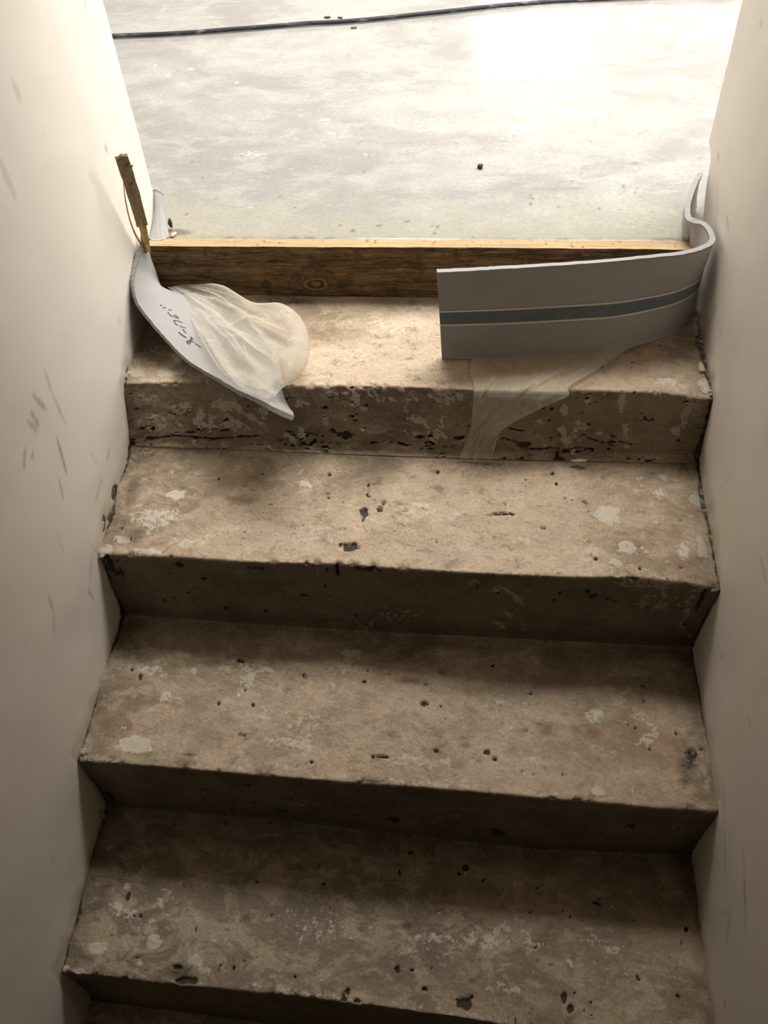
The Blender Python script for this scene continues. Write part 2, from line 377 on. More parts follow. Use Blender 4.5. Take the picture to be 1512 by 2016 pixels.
# marks on treads (x, y) and risers (x, z): w plaster, d dirt and some painted shade (top tread, left), p hole, r reddish
FEATURES = {
't1':"0.2963,0.0049,0.0087,0.0063,p,1;0.9933,0.1711,0.0069,0.0275,w,0.7;0.2664,0.2422,0.0481,0.0123,d,1;0.2321,0.2445,0.0193,0.0078,p,0.5;0.3056,0.2385,0.0287,0.0077,d,0.7;0.6972,0.0551,0.0085,0.0064,d,0.5;0.3982,0.0916,0.0535,0.0269,w,0.3;0.0307,0.0938,0.0557,0.0678,d,0.9;-0.0123,0.1651,0.0384,0.0437,d,0.8;0.1054,0.0548,0.0363,0.0266,d,0.6;0.1415,0.0161,0.0533,0.0103,d,0.4;0.0898,0.0817,0.0230,0.0164,w,0.5;0.0197,0.0317,0.0181,0.0158,w,0.6;0.0831,0.0339,0.0271,0.0105,w,0.5;-0.0098,0.1211,0.0132,0.0353,w,0.4;0.9851,0.1101,0.0084,0.0184,d,0.7;0.9870,0.0337,0.0114,0.0197,w,0.7;0.8801,0.1201,0.0172,0.0107,d,0.3;0.4444,0.1774,0.0552,0.0287,w,0.3;0.4962,0.2307,0.0374,0.0090,w,0.4;0.3523,0.0301,0.0350,0.0103,w,0.3;0.6630,0.0410,0.0509,0.0102,w,0.4;0.9224,0.0413,0.0248,0.0100,w,0.5;0.8732,0.0908,0.0025,0.0026,p,0.6;0.9244,0.1349,0.0026,0.0027,p,0.6",
'r1':"0.3873,-0.0839,0.0124,0.0065,p,1;0.3653,-0.0787,0.0071,0.0037,p,0.8;0.6952,-0.0968,0.0121,0.0049,p,0.9;0.7122,-0.1045,0.0104,0.0020,p,0.6;0.5844,-0.0868,0.0104,0.0038,p,1;0.5153,-0.0859,0.0105,0.0024,p,0.7;0.5355,-0.0837,0.0052,0.0028,p,0.7;0.0053,-0.1084,0.0074,0.0087,p,1;0.8512,-0.0222,0.0074,0.0190,w,0.8;0.8645,-0.0702,0.0067,0.0139,w,0.8;0.7577,-0.0387,0.0084,0.0085,w,0.7;0.7772,-0.0817,0.0102,0.0099,w,0.3;0.9452,-0.0685,0.0099,0.0090,w,0.8;0.9563,-0.0386,0.0098,0.0295,w,0.6;0.9631,-0.0095,0.0176,0.0239,w,0.5;0.0462,-0.0651,0.0366,0.0189,w,0.45;0.0370,-0.0315,0.0319,0.0117,w,0.4;0.0941,-0.0474,0.0182,0.0077,w,0.6;0.1339,-0.0553,0.0109,0.0156,w,0.7;0.1674,-0.0376,0.0180,0.0069,w,0.5;0.2470,-0.0492,0.0080,0.0141,w,0.7;0.3102,-0.0349,0.0106,0.0088,w,0.5;0.4072,-0.0240,0.0078,0.0142,w,0.8;0.3529,-0.0607,0.0080,0.0072,w,0.6;0.2800,-0.0843,0.0108,0.0045,w,0.6;0.1865,-0.0720,0.0090,0.0079,w,0.6;0.5624,-0.0294,0.0051,0.0128,w,0.6;0.5543,-0.0572,0.0035,0.0075,w,0.6;0.7977,-0.0236,0.0083,0.0075,w,0.5;0.7172,-0.0587,0.0102,0.0057,w,0.5;0.4937,-0.0310,0.0121,0.0090,w,0.3;0.1524,-0.0936,0.0091,0.0018,p,0.7;0.2074,-0.0895,0.0109,0.0018,p,0.7;0.1125,-0.0834,0.0073,0.0026,p,0.8;0.0426,-0.0926,0.0129,0.0026,p,0.8;0.7382,-0.0364,0.0033,0.0028,p,0.9;0.8696,-0.0075,0.0024,0.0019,p,0.8;0.4242,-0.0352,0.0044,0.0027,p,0.7;0.6686,-0.0287,0.0025,0.0018,p,0.9;0.7238,-0.0348,0.0034,0.0019,p,0.9;0.7339,-0.0554,0.0025,0.0019,p,0.8;0.3540,-0.0393,0.0053,0.0027,p,0.7;0.2843,-0.0267,0.0035,0.0026,p,0.8;0.4059,-0.0599,0.0035,0.0018,p,0.6;0.6469,-0.0182,0.0336,0.0073,w,0.3;0.6161,-0.0940,0.0174,0.0048,d,0.6;0.3727,-0.0160,0.0261,0.0035,w,0.5;0.6591,-0.0866,0.0043,0.0014,p,0.5;0.6678,-0.0880,0.0043,0.0014,p,0.5;0.6765,-0.0893,0.0043,0.0014,p,0.5;0.6825,-0.0924,0.0043,0.0014,p,0.5;0.6884,-0.0956,0.0043,0.0014,p,0.5;0.6945,-0.0988,0.0043,0.0014,p,0.5;0.7011,-0.1007,0.0043,0.0014,p,0.5;0.7077,-0.1026,0.0043,0.0014,p,0.5;0.7143,-0.1044,0.0043,0.0014,p,0.5;0.7210,-0.1063,0.0043,0.0014,p,0.5;0.7280,-0.1050,0.0043,0.0014,p,0.5;0.7352,-0.1035,0.0043,0.0014,p,0.5;0.7422,-0.1021,0.0043,0.0014,p,0.5;0.7495,-0.1037,0.0043,0.0014,p,0.5;0.7569,-0.1052,0.0043,0.0014,p,0.5;0.8049,-0.0862,0.0042,0.0014,p,0.5;0.8115,-0.0883,0.0042,0.0014,p,0.5;0.8181,-0.0904,0.0042,0.0014,p,0.5;0.8248,-0.0926,0.0042,0.0014,p,0.5;0.8314,-0.0947,0.0042,0.0014,p,0.5;0.8377,-0.0941,0.0042,0.0014,p,0.5;0.8440,-0.0935,0.0042,0.0014,p,0.5;0.8503,-0.0929,0.0042,0.0014,p,0.5;0.8566,-0.0923,0.0042,0.0014,p,0.5;0.8632,-0.0937,0.0042,0.0014,p,0.5;0.8697,-0.0951,0.0042,0.0014,p,0.5;0.8763,-0.0965,0.0042,0.0014,p,0.5;0.6710,-0.0691,0.0043,0.0013,p,0.5;0.6777,-0.0706,0.0043,0.0013,p,0.5;0.6843,-0.0720,0.0043,0.0013,p,0.5;0.6910,-0.0736,0.0043,0.0013,p,0.5;0.0329,-0.0961,0.0046,0.0012,p,0.5;0.0396,-0.0952,0.0046,0.0012,p,0.5;0.0463,-0.0941,0.0046,0.0012,p,0.5;0.0530,-0.0931,0.0046,0.0012,p,0.5;0.0598,-0.0920,0.0046,0.0012,p,0.5;0.0664,-0.0910,0.0046,0.0012,p,0.5;0.0732,-0.0899,0.0046,0.0012,p,0.5;0.0798,-0.0889,0.0046,0.0012,p,0.5;0.0871,-0.0892,0.0046,0.0012,p,0.5;0.0944,-0.0895,0.0046,0.0012,p,0.5;0.1017,-0.0897,0.0046,0.0012,p,0.5;0.1090,-0.0900,0.0046,0.0012,p,0.5;0.1163,-0.0903,0.0046,0.0012,p,0.5;0.1235,-0.0910,0.0046,0.0012,p,0.5;0.1308,-0.0916,0.0046,0.0012,p,0.5;0.1380,-0.0923,0.0046,0.0012,p,0.5;0.1452,-0.0929,0.0046,0.0012,p,0.5;0.1524,-0.0936,0.0046,0.0012,p,0.5;0.1589,-0.0931,0.0046,0.0012,p,0.5;0.1653,-0.0927,0.0046,0.0012,p,0.5;0.1717,-0.0923,0.0046,0.0012,p,0.5;0.1781,-0.0919,0.0046,0.0012,p,0.5;0.1845,-0.0915,0.0045,0.0012,p,0.5;0.1914,-0.0912,0.0045,0.0012,p,0.5;0.1982,-0.0908,0.0045,0.0013,p,0.5;0.2050,-0.0904,0.0045,0.0013,p,0.5;0.2119,-0.0901,0.0045,0.0013,p,0.5;0.2187,-0.0897,0.0045,0.0013,p,0.5;0.3161,-0.0811,0.0045,0.0013,p,0.5;0.3235,-0.0826,0.0045,0.0013,p,0.5;0.3309,-0.0839,0.0045,0.0013,p,0.5;0.3382,-0.0854,0.0045,0.0013,p,0.5;0.3471,-0.0867,0.0045,0.0013,p,0.5;0.7642,-0.1068,0.0043,0.0014,p,0.5;0.7710,-0.1057,0.0043,0.0014,p,0.5;0.7778,-0.1046,0.0043,0.0014,p,0.5;0.7845,-0.1035,0.0043,0.0014,p,0.5;0.7913,-0.1024,0.0043,0.0014,p,0.5",
't2':"0.4319,-0.1632,0.0059,0.0146,p,1;0.4577,-0.1566,0.0076,0.0074,p,0.5;0.4624,-0.1424,0.0034,0.0064,p,0.5;0.4167,-0.2358,0.0165,0.0079,p,0.9;0.3635,-0.0875,0.0035,0.0044,p,1;0.5501,-0.0709,0.0035,0.0046,p,1;0.7449,-0.0624,0.0043,0.0035,p,0.8;0.6656,-0.1552,0.0216,0.0032,p,0.7;0.7509,-0.0862,0.0026,0.0034,p,0.9;0.5557,-0.2192,0.0033,0.0020,p,0.8;0.8069,-0.2401,0.0047,0.0040,p,0.6;0.5338,-0.2091,0.0016,0.0020,p,1;0.5879,-0.2023,0.0025,0.0021,p,0.6;0.8310,-0.1462,0.0173,0.0152,w,1;0.8422,-0.1607,0.0212,0.0054,w,0.5;0.8371,-0.2456,0.0094,0.0089,w,0.9;0.8576,-0.2164,0.0127,0.0122,w,0.8;0.7965,-0.2436,0.0110,0.0070,w,0.6;0.9438,-0.2170,0.0078,0.0163,w,0.7;0.1043,-0.1449,0.0212,0.0094,w,0.9;0.0928,-0.1921,0.0435,0.0279,w,0.45;0.3200,-0.1121,0.0140,0.0065,w,0.7;0.2016,-0.0801,0.0071,0.0055,w,0.7;0.9759,-0.2102,0.0078,0.0406,w,0.7;0.9792,-0.1021,0.0166,0.0204,w,0.5;0.6941,-0.2083,0.0146,0.0082,w,0.4;0.2102,-0.2121,0.0120,0.0090,w,0.5;0.1789,-0.2285,0.0085,0.0079,w,0.5;0.0533,-0.2289,0.0190,0.0175,d,0.8;0.0341,-0.2395,0.0156,0.0077,w,0.9;0.0825,-0.2599,0.0256,0.0057,w,0.9;0.0131,-0.2598,0.0103,0.0114,w,0.9;0.1469,-0.2397,0.0340,0.0097,w,0.4;0.2291,-0.1492,0.0261,0.0115,d,0.6;0.0767,-0.0817,0.0540,0.0237,d,0.35;0.0252,-0.1331,0.0125,0.0412,d,0.8;0.0254,-0.2052,0.0105,0.0197,d,0.6;0.0279,-0.2151,0.0035,0.0039,p,0.8;0.0161,-0.2106,0.0026,0.0030,r,1;0.0310,-0.2029,0.0026,0.0030,r,1;0.9712,-0.1305,0.0114,0.0100,r,0.6;0.9205,-0.1112,0.0083,0.0068,r,0.5;0.8774,-0.2153,0.0316,0.0153,r,0.4;0.9289,-0.2429,0.0233,0.0100,r,0.5;0.1567,-0.0491,0.0542,0.0089,d,0.3;0.4025,-0.0220,0.0895,0.0070,d,0.4;0.9277,-0.0472,0.0427,0.0143,d,0.6;0.8434,-0.0348,0.0863,0.0120,d,0.5;0.7915,-0.0382,0.0087,0.0060,w,0.5;0.9307,-0.0577,0.0076,0.0059,w,0.7;0.1725,-0.1071,0.0018,0.0022,p,1;0.8735,-0.2556,0.0023,0.0030,p,0.8;0.9356,-0.2505,0.0031,0.0030,p,0.8;0.2775,-0.2557,0.0250,0.0077,r,0.3;0.5275,-0.1604,0.0504,0.0210,w,0.3;0.5889,-0.2297,0.0486,0.0120,w,0.3;0.3396,-0.2213,0.0502,0.0198,w,0.3;0.6365,-0.1600,0.0042,0.0015,p,0.5;0.6428,-0.1584,0.0042,0.0015,p,0.5;0.6490,-0.1567,0.0042,0.0015,p,0.5;0.6552,-0.1549,0.0042,0.0015,p,0.5;0.6615,-0.1533,0.0042,0.0015,p,0.5;0.6684,-0.1540,0.0042,0.0015,p,0.5;0.6754,-0.1547,0.0042,0.0015,p,0.5",
'r2':"0.1347,-0.1541,0.0062,0.0078,p,1;0.0230,-0.1816,0.0045,0.0039,p,1;0.1708,-0.1847,0.0053,0.0041,p,1;0.1354,-0.2253,0.0027,0.0028,p,1;0.1644,-0.2175,0.0018,0.0028,p,0.9;0.0870,-0.2497,0.0028,0.0028,p,1;0.1969,-0.2583,0.0027,0.0044,p,1;0.2646,-0.2588,0.0027,0.0030,p,0.9;0.3978,-0.1462,0.0033,0.0164,p,1;0.3397,-0.2123,0.0078,0.0029,p,1;0.3748,-0.1866,0.0026,0.0028,p,1;0.3811,-0.1478,0.0025,0.0027,p,1;0.4219,-0.2593,0.0035,0.0031,p,1;0.2629,-0.1487,0.0128,0.0027,p,0.7;0.4493,-0.1396,0.0230,0.0041,p,0.8;0.8066,-0.1773,0.0062,0.0060,p,1;0.7973,-0.1663,0.0039,0.0030,p,1;0.8293,-0.1870,0.0031,0.0046,p,1;0.7470,-0.1930,0.0024,0.0061,p,1;0.7544,-0.1710,0.0024,0.0030,p,1;0.6827,-0.2244,0.0025,0.0031,p,1;0.8363,-0.2455,0.0032,0.0033,p,0.9;0.9625,-0.2436,0.0031,0.0050,p,0.8;0.6228,-0.1676,0.0024,0.0029,p,0.8;0.6564,-0.1786,0.0040,0.0029,p,0.7;0.7845,-0.3190,0.0381,0.0053,p,0.9;0.9695,-0.1661,0.0030,0.0341,p,1;0.8419,-0.1918,0.0093,0.0046,p,0.5;0.8623,-0.1262,0.0149,0.0086,p,0.4;0.8947,-0.1370,0.0443,0.0205,w,0.45;0.9609,-0.1290,0.0160,0.0205,w,0.7;0.9108,-0.1808,0.0379,0.0280,w,0.25;0.8955,-0.1826,0.0107,0.0108,w,0.4;0.9555,-0.2076,0.0092,0.0493,w,0.3;0.7031,-0.2671,0.0100,0.0231,w,0.3;0.4984,-0.2542,0.0515,0.0313,w,0.22;0.6151,-0.1541,0.0096,0.0085,w,0.3;0.2418,-0.1638,0.0121,0.0067,w,0.2;0.7165,-0.1288,0.0039,0.0042,w,0.8;0.3650,-0.1588,0.0025,0.0110,w,0.5;0.4184,-0.2842,0.0529,0.0126,w,0.3;0.1986,-0.2639,0.0543,0.0147,d,0.4;0.0132,-0.1585,0.0072,0.0323,p,0.7;0.0290,-0.1824,0.0027,0.0158,p,0.8;0.7945,-0.1636,0.0015,0.0029,p,1;0.7318,-0.3064,0.0043,0.0024,p,0.5;0.7380,-0.3080,0.0043,0.0024,p,0.5;0.7443,-0.3097,0.0043,0.0024,p,0.5;0.7506,-0.3114,0.0043,0.0024,p,0.5;0.7569,-0.3129,0.0043,0.0024,p,0.5;0.7632,-0.3146,0.0043,0.0024,p,0.5;0.7696,-0.3163,0.0043,0.0024,p,0.5;0.7758,-0.3180,0.0043,0.0024,p,0.5;0.7819,-0.3182,0.0042,0.0024,p,0.5;0.7879,-0.3183,0.0042,0.0025,p,0.5;0.7939,-0.3185,0.0042,0.0025,p,0.5;0.7999,-0.3186,0.0042,0.0025,p,0.5;0.8060,-0.3188,0.0042,0.0025,p,0.5;0.8120,-0.3189,0.0042,0.0025,p,0.5;0.8180,-0.3191,0.0042,0.0025,p,0.5;0.8240,-0.3192,0.0042,0.0025,p,0.5;0.8300,-0.3194,0.0042,0.0025,p,0.5;0.8360,-0.3196,0.0042,0.0025,p,0.5;0.8419,-0.3194,0.0042,0.0025,p,0.5;0.8479,-0.3192,0.0042,0.0025,p,0.5;0.8538,-0.3190,0.0042,0.0025,p,0.5;0.8597,-0.3187,0.0042,0.0025,p,0.5;0.8657,-0.3185,0.0042,0.0025,p,0.5;0.8716,-0.3183,0.0042,0.0025,p,0.5;0.8775,-0.3181,0.0042,0.0025,p,0.5;0.8834,-0.3179,0.0042,0.0025,p,0.5;0.8893,-0.3177,0.0042,0.0025,p,0.5;0.9649,-0.1137,0.0036,0.0020,p,0.5;0.9667,-0.1258,0.0036,0.0020,p,0.5;0.9685,-0.1381,0.0037,0.0021,p,0.5;0.9705,-0.1505,0.0037,0.0021,p,0.5;0.9700,-0.1601,0.0037,0.0021,p,0.5;0.9696,-0.1700,0.0037,0.0021,p,0.5;0.9692,-0.1800,0.0038,0.0022,p,0.5",
't3':"0.2312,-0.3588,0.0069,0.0038,p,1;0.0660,-0.4004,0.0043,0.0074,p,0.6;0.0487,-0.3883,0.0035,0.0028,p,0.7;0.2082,-0.4389,0.0025,0.0036,p,0.9;0.2645,-0.4361,0.0033,0.0036,p,0.9;0.2472,-0.4116,0.0025,0.0027,p,0.8;0.3442,-0.3817,0.0059,0.0065,p,0.4;0.4433,-0.3843,0.0034,0.0028,p,0.9;0.4471,-0.3622,0.0025,0.0019,p,0.9;0.3742,-0.5276,0.0032,0.0025,p,0.9;0.2646,-0.4951,0.0033,0.0042,r,0.9;0.2585,-0.4895,0.0065,0.0017,d,1;0.1791,-0.5287,0.0114,0.0033,d,1;0.1724,-0.5425,0.0145,0.0081,d,0.6;0.4701,-0.5129,0.0032,0.0033,p,0.9;0.4844,-0.5128,0.0111,0.0025,p,0.7;0.0903,-0.5192,0.0230,0.0133,w,1;0.1173,-0.4312,0.0085,0.0090,w,0.7;0.0841,-0.3888,0.0277,0.0111,w,0.5;0.1546,-0.3822,0.0060,0.0075,w,0.7;0.0094,-0.5303,0.0099,0.0213,w,0.9;0.5445,-0.4162,0.0066,0.0054,p,1;0.5170,-0.3764,0.0235,0.0056,d,0.8;0.5683,-0.4963,0.0040,0.0034,p,1;0.6464,-0.4918,0.0063,0.0051,p,0.7;0.6591,-0.5036,0.0039,0.0033,p,0.8;0.6545,-0.3380,0.0025,0.0029,p,0.7;0.9416,-0.4404,0.0024,0.0026,p,1;0.8683,-0.4315,0.0016,0.0018,p,1;0.8789,-0.4361,0.0016,0.0018,p,1;0.9768,-0.4647,0.0031,0.0026,p,1;0.8166,-0.4483,0.0126,0.0061,r,1;0.7706,-0.4205,0.0064,0.0036,r,0.7;0.7432,-0.4473,0.0064,0.0053,d,0.4;0.8202,-0.4188,0.0160,0.0143,w,0.45;0.8115,-0.5461,0.0105,0.0072,w,0.9;0.9536,-0.4941,0.0167,0.0182,d,1;0.9451,-0.5176,0.0105,0.0130,d,0.8;0.9594,-0.4795,0.0107,0.0152,p,0.4;0.9745,-0.5156,0.0053,0.0259,w,0.6;0.9673,-0.5440,0.0148,0.0071,r,0.8;0.9215,-0.4652,0.0542,0.0339,r,0.45;0.9106,-0.3533,0.0655,0.0284,d,0.4;0.1962,-0.5013,0.0491,0.0168,r,0.2;0.0500,-0.4891,0.0418,0.0338,r,0.25;0.5386,-0.5167,0.0549,0.0115,w,0.35;0.3548,-0.4604,0.0573,0.0259,w,0.15;0.7259,-0.5040,0.0232,0.0100,w,0.3;0.6796,-0.4205,0.0485,0.0355,w,0.12;0.9673,-0.3539,0.0163,0.0376,d,0.6;0.0371,-0.3613,0.0351,0.0151,d,0.6;0.4203,-0.3052,0.0868,0.0099,d,0.5;0.5941,-0.3028,0.0687,0.0120,d,0.5;0.8978,-0.3590,0.0041,0.0029,p,0.6;0.8973,-0.3870,0.0032,0.0037,p,0.6;0.8978,-0.4711,0.0031,0.0043,p,0.6;0.5450,-0.3811,0.0025,0.0019,p,0.7;0.5718,-0.4180,0.0016,0.0018,p,1;0.5802,-0.4408,0.0016,0.0018,p,1;0.7090,-0.4523,0.0016,0.0018,p,1;0.6146,-0.4829,0.0079,0.0043,d,0.6;0.7170,-0.5252,0.0023,0.0016,p,0.8;0.7614,-0.5222,0.0015,0.0016,p,0.8;0.4859,-0.4561,0.0032,0.0018,p,0.6;0.3112,-0.4981,0.0324,0.0101,w,0.2;0.5707,-0.3584,0.0067,0.0048,d,0.8;0.7885,-0.3381,0.0167,0.0058,d,0.3;0.2517,-0.4882,0.0041,0.0012,p,0.5;0.2603,-0.4902,0.0041,0.0012,p,0.5",
'r3':"0.3137,-0.4428,0.0088,0.0086,p,1;0.3241,-0.3843,0.0043,0.0040,p,1;0.3431,-0.3461,0.0042,0.0039,p,1;0.3728,-0.3810,0.0059,0.0040,p,1;0.3690,-0.4158,0.0052,0.0042,p,0.9;0.2712,-0.3442,0.0042,0.0039,p,0.9;0.2315,-0.4173,0.0053,0.0042,p,1;0.2737,-0.4115,0.0053,0.0041,p,1;0.2247,-0.4554,0.0027,0.0043,p,0.9;0.2313,-0.5033,0.0037,0.0045,p,0.8;0.1857,-0.4177,0.0027,0.0042,p,0.8;0.2980,-0.3356,0.0034,0.0029,p,0.8;0.3358,-0.3840,0.0034,0.0040,p,0.8;0.5013,-0.4313,0.0126,0.0107,p,1;0.6702,-0.4417,0.0130,0.0130,p,1;0.8714,-0.3817,0.0089,0.0081,p,0.9;0.9036,-0.4951,0.0031,0.0069,p,0.8;0.4052,-0.4068,0.0042,0.0041,p,0.6;0.1922,-0.3774,0.0106,0.0040,d,0.8;0.1753,-0.3190,0.0257,0.0075,d,0.8;0.6046,-0.4085,0.0482,0.0210,w,0.15;0.9379,-0.3693,0.0217,0.0367,w,0.15;0.7196,-0.3348,0.0226,0.0096,w,0.15;0.0160,-0.4381,0.0057,0.0170,p,0.8;0.3363,-0.3998,0.0428,0.0165,w,0.15",
't4':"0.0776,-0.6984,0.0042,0.0053,p,0.9;0.3934,-0.6548,0.0033,0.0023,p,0.9;0.4079,-0.6902,0.0016,0.0015,p,0.9;0.4447,-0.8162,0.0046,0.0080,p,0.9;0.4498,-0.8069,0.0038,0.0047,p,0.8;0.4665,-0.8186,0.0053,0.0040,p,0.9;0.3669,-0.7926,0.0023,0.0028,p,0.8;0.1895,-0.8004,0.0316,0.0110,d,1;0.1998,-0.8101,0.0173,0.0062,p,0.9;0.1823,-0.7938,0.0079,0.0042,p,0.7;0.2753,-0.7175,0.0065,0.0052,d,0.6;0.0508,-0.7763,0.0146,0.0085,w,1;0.1384,-0.7611,0.0113,0.0086,w,1;0.1219,-0.7927,0.0048,0.0042,w,0.9;0.0628,-0.7126,0.0150,0.0060,w,0.5;0.0726,-0.6800,0.0118,0.0077,w,0.4;0.2069,-0.7813,0.0127,0.0126,w,0.7;0.2245,-0.7956,0.0158,0.0055,w,0.6;0.0270,-0.8125,0.0128,0.0055,w,0.9;0.0388,-0.8137,0.0080,0.0041,w,0.9;0.2471,-0.7493,0.0176,0.0072,w,0.3;0.6215,-0.6121,0.0057,0.0048,p,0.8;0.6112,-0.6225,0.0033,0.0024,p,1;0.6340,-0.6176,0.0033,0.0024,p,0.6;0.5150,-0.6273,0.0025,0.0040,p,0.9;0.5301,-0.5945,0.0058,0.0033,p,0.6;0.7363,-0.6344,0.0024,0.0031,p,0.9;0.7377,-0.6429,0.0024,0.0016,p,0.9;0.7235,-0.6731,0.0047,0.0030,p,0.5;0.7749,-0.6669,0.0032,0.0015,p,0.6;0.8278,-0.6514,0.0063,0.0031,p,1;0.8337,-0.6456,0.0024,0.0015,p,1;0.9622,-0.6794,0.0031,0.0037,p,1;0.5331,-0.7071,0.0071,0.0059,d,0.9;0.5737,-0.6761,0.0064,0.0076,r,0.7;0.5221,-0.7702,0.0039,0.0049,p,1;0.5445,-0.7692,0.0031,0.0028,p,0.9;0.5744,-0.7648,0.0015,0.0021,p,0.8;0.5653,-0.7939,0.0046,0.0034,p,1;0.6234,-0.8071,0.0120,0.0080,p,0.9;0.6352,-0.7987,0.0045,0.0027,p,0.8;0.7711,-0.7908,0.0037,0.0121,p,0.9;0.7816,-0.8034,0.0059,0.0053,p,0.8;0.7878,-0.7821,0.0022,0.0020,p,1;0.8101,-0.7931,0.0015,0.0013,p,1;0.9378,-0.7744,0.0029,0.0027,p,0.7;0.7318,-0.7235,0.0023,0.0022,p,0.6;0.7337,-0.7412,0.0038,0.0028,d,0.7;0.8213,-0.7021,0.0093,0.0073,w,0.45;0.8490,-0.7195,0.0137,0.0058,w,0.45;0.6884,-0.7837,0.0256,0.0082,w,0.3;0.6894,-0.7012,0.0391,0.0220,w,0.15;0.3888,-0.7240,0.0797,0.0290,w,0.15;0.6116,-0.7291,0.0622,0.0285,w,0.12;0.9271,-0.6453,0.0472,0.0304,d,0.5;0.8938,-0.5848,0.0730,0.0195,d,0.6;0.2500,-0.5921,0.1024,0.0165,d,0.5;0.0497,-0.5984,0.0347,0.0246,d,0.6;0.0336,-0.6970,0.0117,0.0376,d,0.6;0.6361,-0.7768,0.0076,0.0034,d,0.5;0.4408,-0.6111,0.0033,0.0032,p,0.5;0.1910,-0.6214,0.0051,0.0024,d,0.7;0.2836,-0.6590,0.0033,0.0031,p,0.6;0.6020,-0.6816,0.0024,0.0023,p,0.6;0.6734,-0.6493,0.0032,0.0023,p,0.5;0.4643,-0.5928,0.0503,0.0098,d,0.4;0.3561,-0.7736,0.0063,0.0035,d,0.5;0.7057,-0.6312,0.0065,0.0094,w,0.3;0.4957,-0.6151,0.0116,0.0064,d,0.3;0.0321,-0.7354,0.0116,0.0074,d,0.6;0.9727,-0.5948,0.0161,0.0474,d,0.5"}

# ------------------------------------------------------------------ painting of marks
def parse(key):
    out = []
    for it in FEATURES.get(key, '').split(';'):
        if it:
            a, b, ra, rb, ty, st = it.split(',')
            out.append((float(a), float(b), float(ra), float(rb), ty, float(st)))
    return out


def stamp(feats, A, B, ms, seed):
    """adds marks of the surface, and some painted shade, at their own places: ms holds plaster, dirt, pit, rust"""
    for n, (a, b, ra, rb, ty, st) in enumerate(feats):
        R = 2.0
        j = np.where((A[0] > a - ra * R - .02) & (A[0] < a + ra * R + .02))[0]
        if not len(j): continue
        j0, j1 = j[0], j[-1] + 1
        Bs = B[:, j0:j1]
        i = np.where((Bs.min(1) < b + rb * R + .004) & (Bs.max(1) > b - rb * R - .004))[0]
        if not len(i): continue
        sl = (slice(i[0], i[-1] + 1), slice(j0, j1))
        x = A[sl]; y = B[sl]
        r = max(min(ra, rb), .0025)
        w = fbm(x / r * 0.7 + n * 3.1, y / r * 0.7, n * 1.7, 3, seed) * (0.75 if ty in 'wp' else 0.55)
        ra2, rb2 = max(ra, .0016), max(rb, .0016)
        d = np.hypot((x - a) / ra2, (y - b) / rb2) + w
        if ty == 'w': v = smooth(1.7, 0.4, d) * (.25 + .75 * st); k = 0
        elif ty == 'd': v = smooth(1.7, 0.1, d) * st; k = 1
        elif ty == 'p': v = smooth(1.7, 0.3, d) * (.35 + .65 * st); k = 2
        else: v = smooth(1.4, 0.4, d) * st; k = 3
        ms[k][sl] = np.maximum(ms[k][sl], v)


# ------------------------------------------------------------------ the concrete staircase
def K(*pts): return np.array(pts, float)


B0 = K((0, .292, -.002), (1.0, .292, -.002))
N1 = K((0, .0045, -.0034), (.1465, .0138, -.0037), (.314, .0095, -.0041), (.4586, .0148, -.0044), (.6074, .0114, -.0048), (.7783, .0165, -.0051), (.9171, .0155, -.0055), (.996, .0013, -.0056))
B1 = K((0, -.0451, -.1067), (.1975, -.0422, -.1116), (.458, -.0398, -.1182), (.6769, -.0351, -.1237), (.9957, -.021, -.1317))
N2 = K((0, -.2661, -.1363), (.1078, -.2654, -.1354), (.2572, -.27, -.1341), (.4014, -.2685, -.1329), (.4776, -.271, -.1322), (.5977, -.2754, -.1312), (.7542, -.2769, -.1299), (.8695, -.2724, -.1289), (.9448, -.2794, -.1282), (.9913, -.2904, -.1278))
B2 = K((0, -.2808, -.2877), (.2333, -.284, -.2933), (.471, -.2843, -.299), (.6445, -.2808, -.3032), (.8359, -.2789, -.3078), (.9915, -.2754, -.3116))
N3 = K((0, -.5493, -.3045), (.1432, -.5509, -.3041), (.2496, -.5531, -.3038), (.371, -.5557, -.3035), (.4945, -.5556, -.3031), (.648, -.5589, -.3027), (.7978, -.5621, -.3023), (.9074, -.5646, -.302), (.9868, -.5637, -.3018))
B3 = K((0, -.5547, -.4714), (.1297, -.5557, -.4732), (.3074, -.5572, -.4757), (.4872, -.5643, -.4782), (.7378, -.572, -.4817), (.9868, -.5628, -.4851))
N4 = K((0, -.8131, -.4875), (.1093, -.8155, -.4865), (.2307, -.8167, -.4853), (.3497, -.818, -.4842), (.5073, -.8228, -.4827), (.6589, -.8308, -.4812), (.982, -.846, -.478))
B4 = K((0, -.8178, -.652), (.982, -.850, -.652))
N5 = K((0, -1.09, -.66), (.98, -1.11, -.655)); B5 = K((0, -1.093, -.825), (.98, -1.113, -.825))
N6 = K((0, -1.365, -.83), (.98, -1.38, -.83)); B6 = K((0, -1.37, -1.0), (.98, -1.385, -1.0))
N7 = K((0, -1.64, -1.005), (.97, -1.65, -1.005)); B7 = K((0, -1.645, -1.175), (.97, -1.655, -1.175))
KN = [B0, N1, B1, N2, B2, N3, B3, N4, B4, N5, B5, N6, B6, N7, B7]


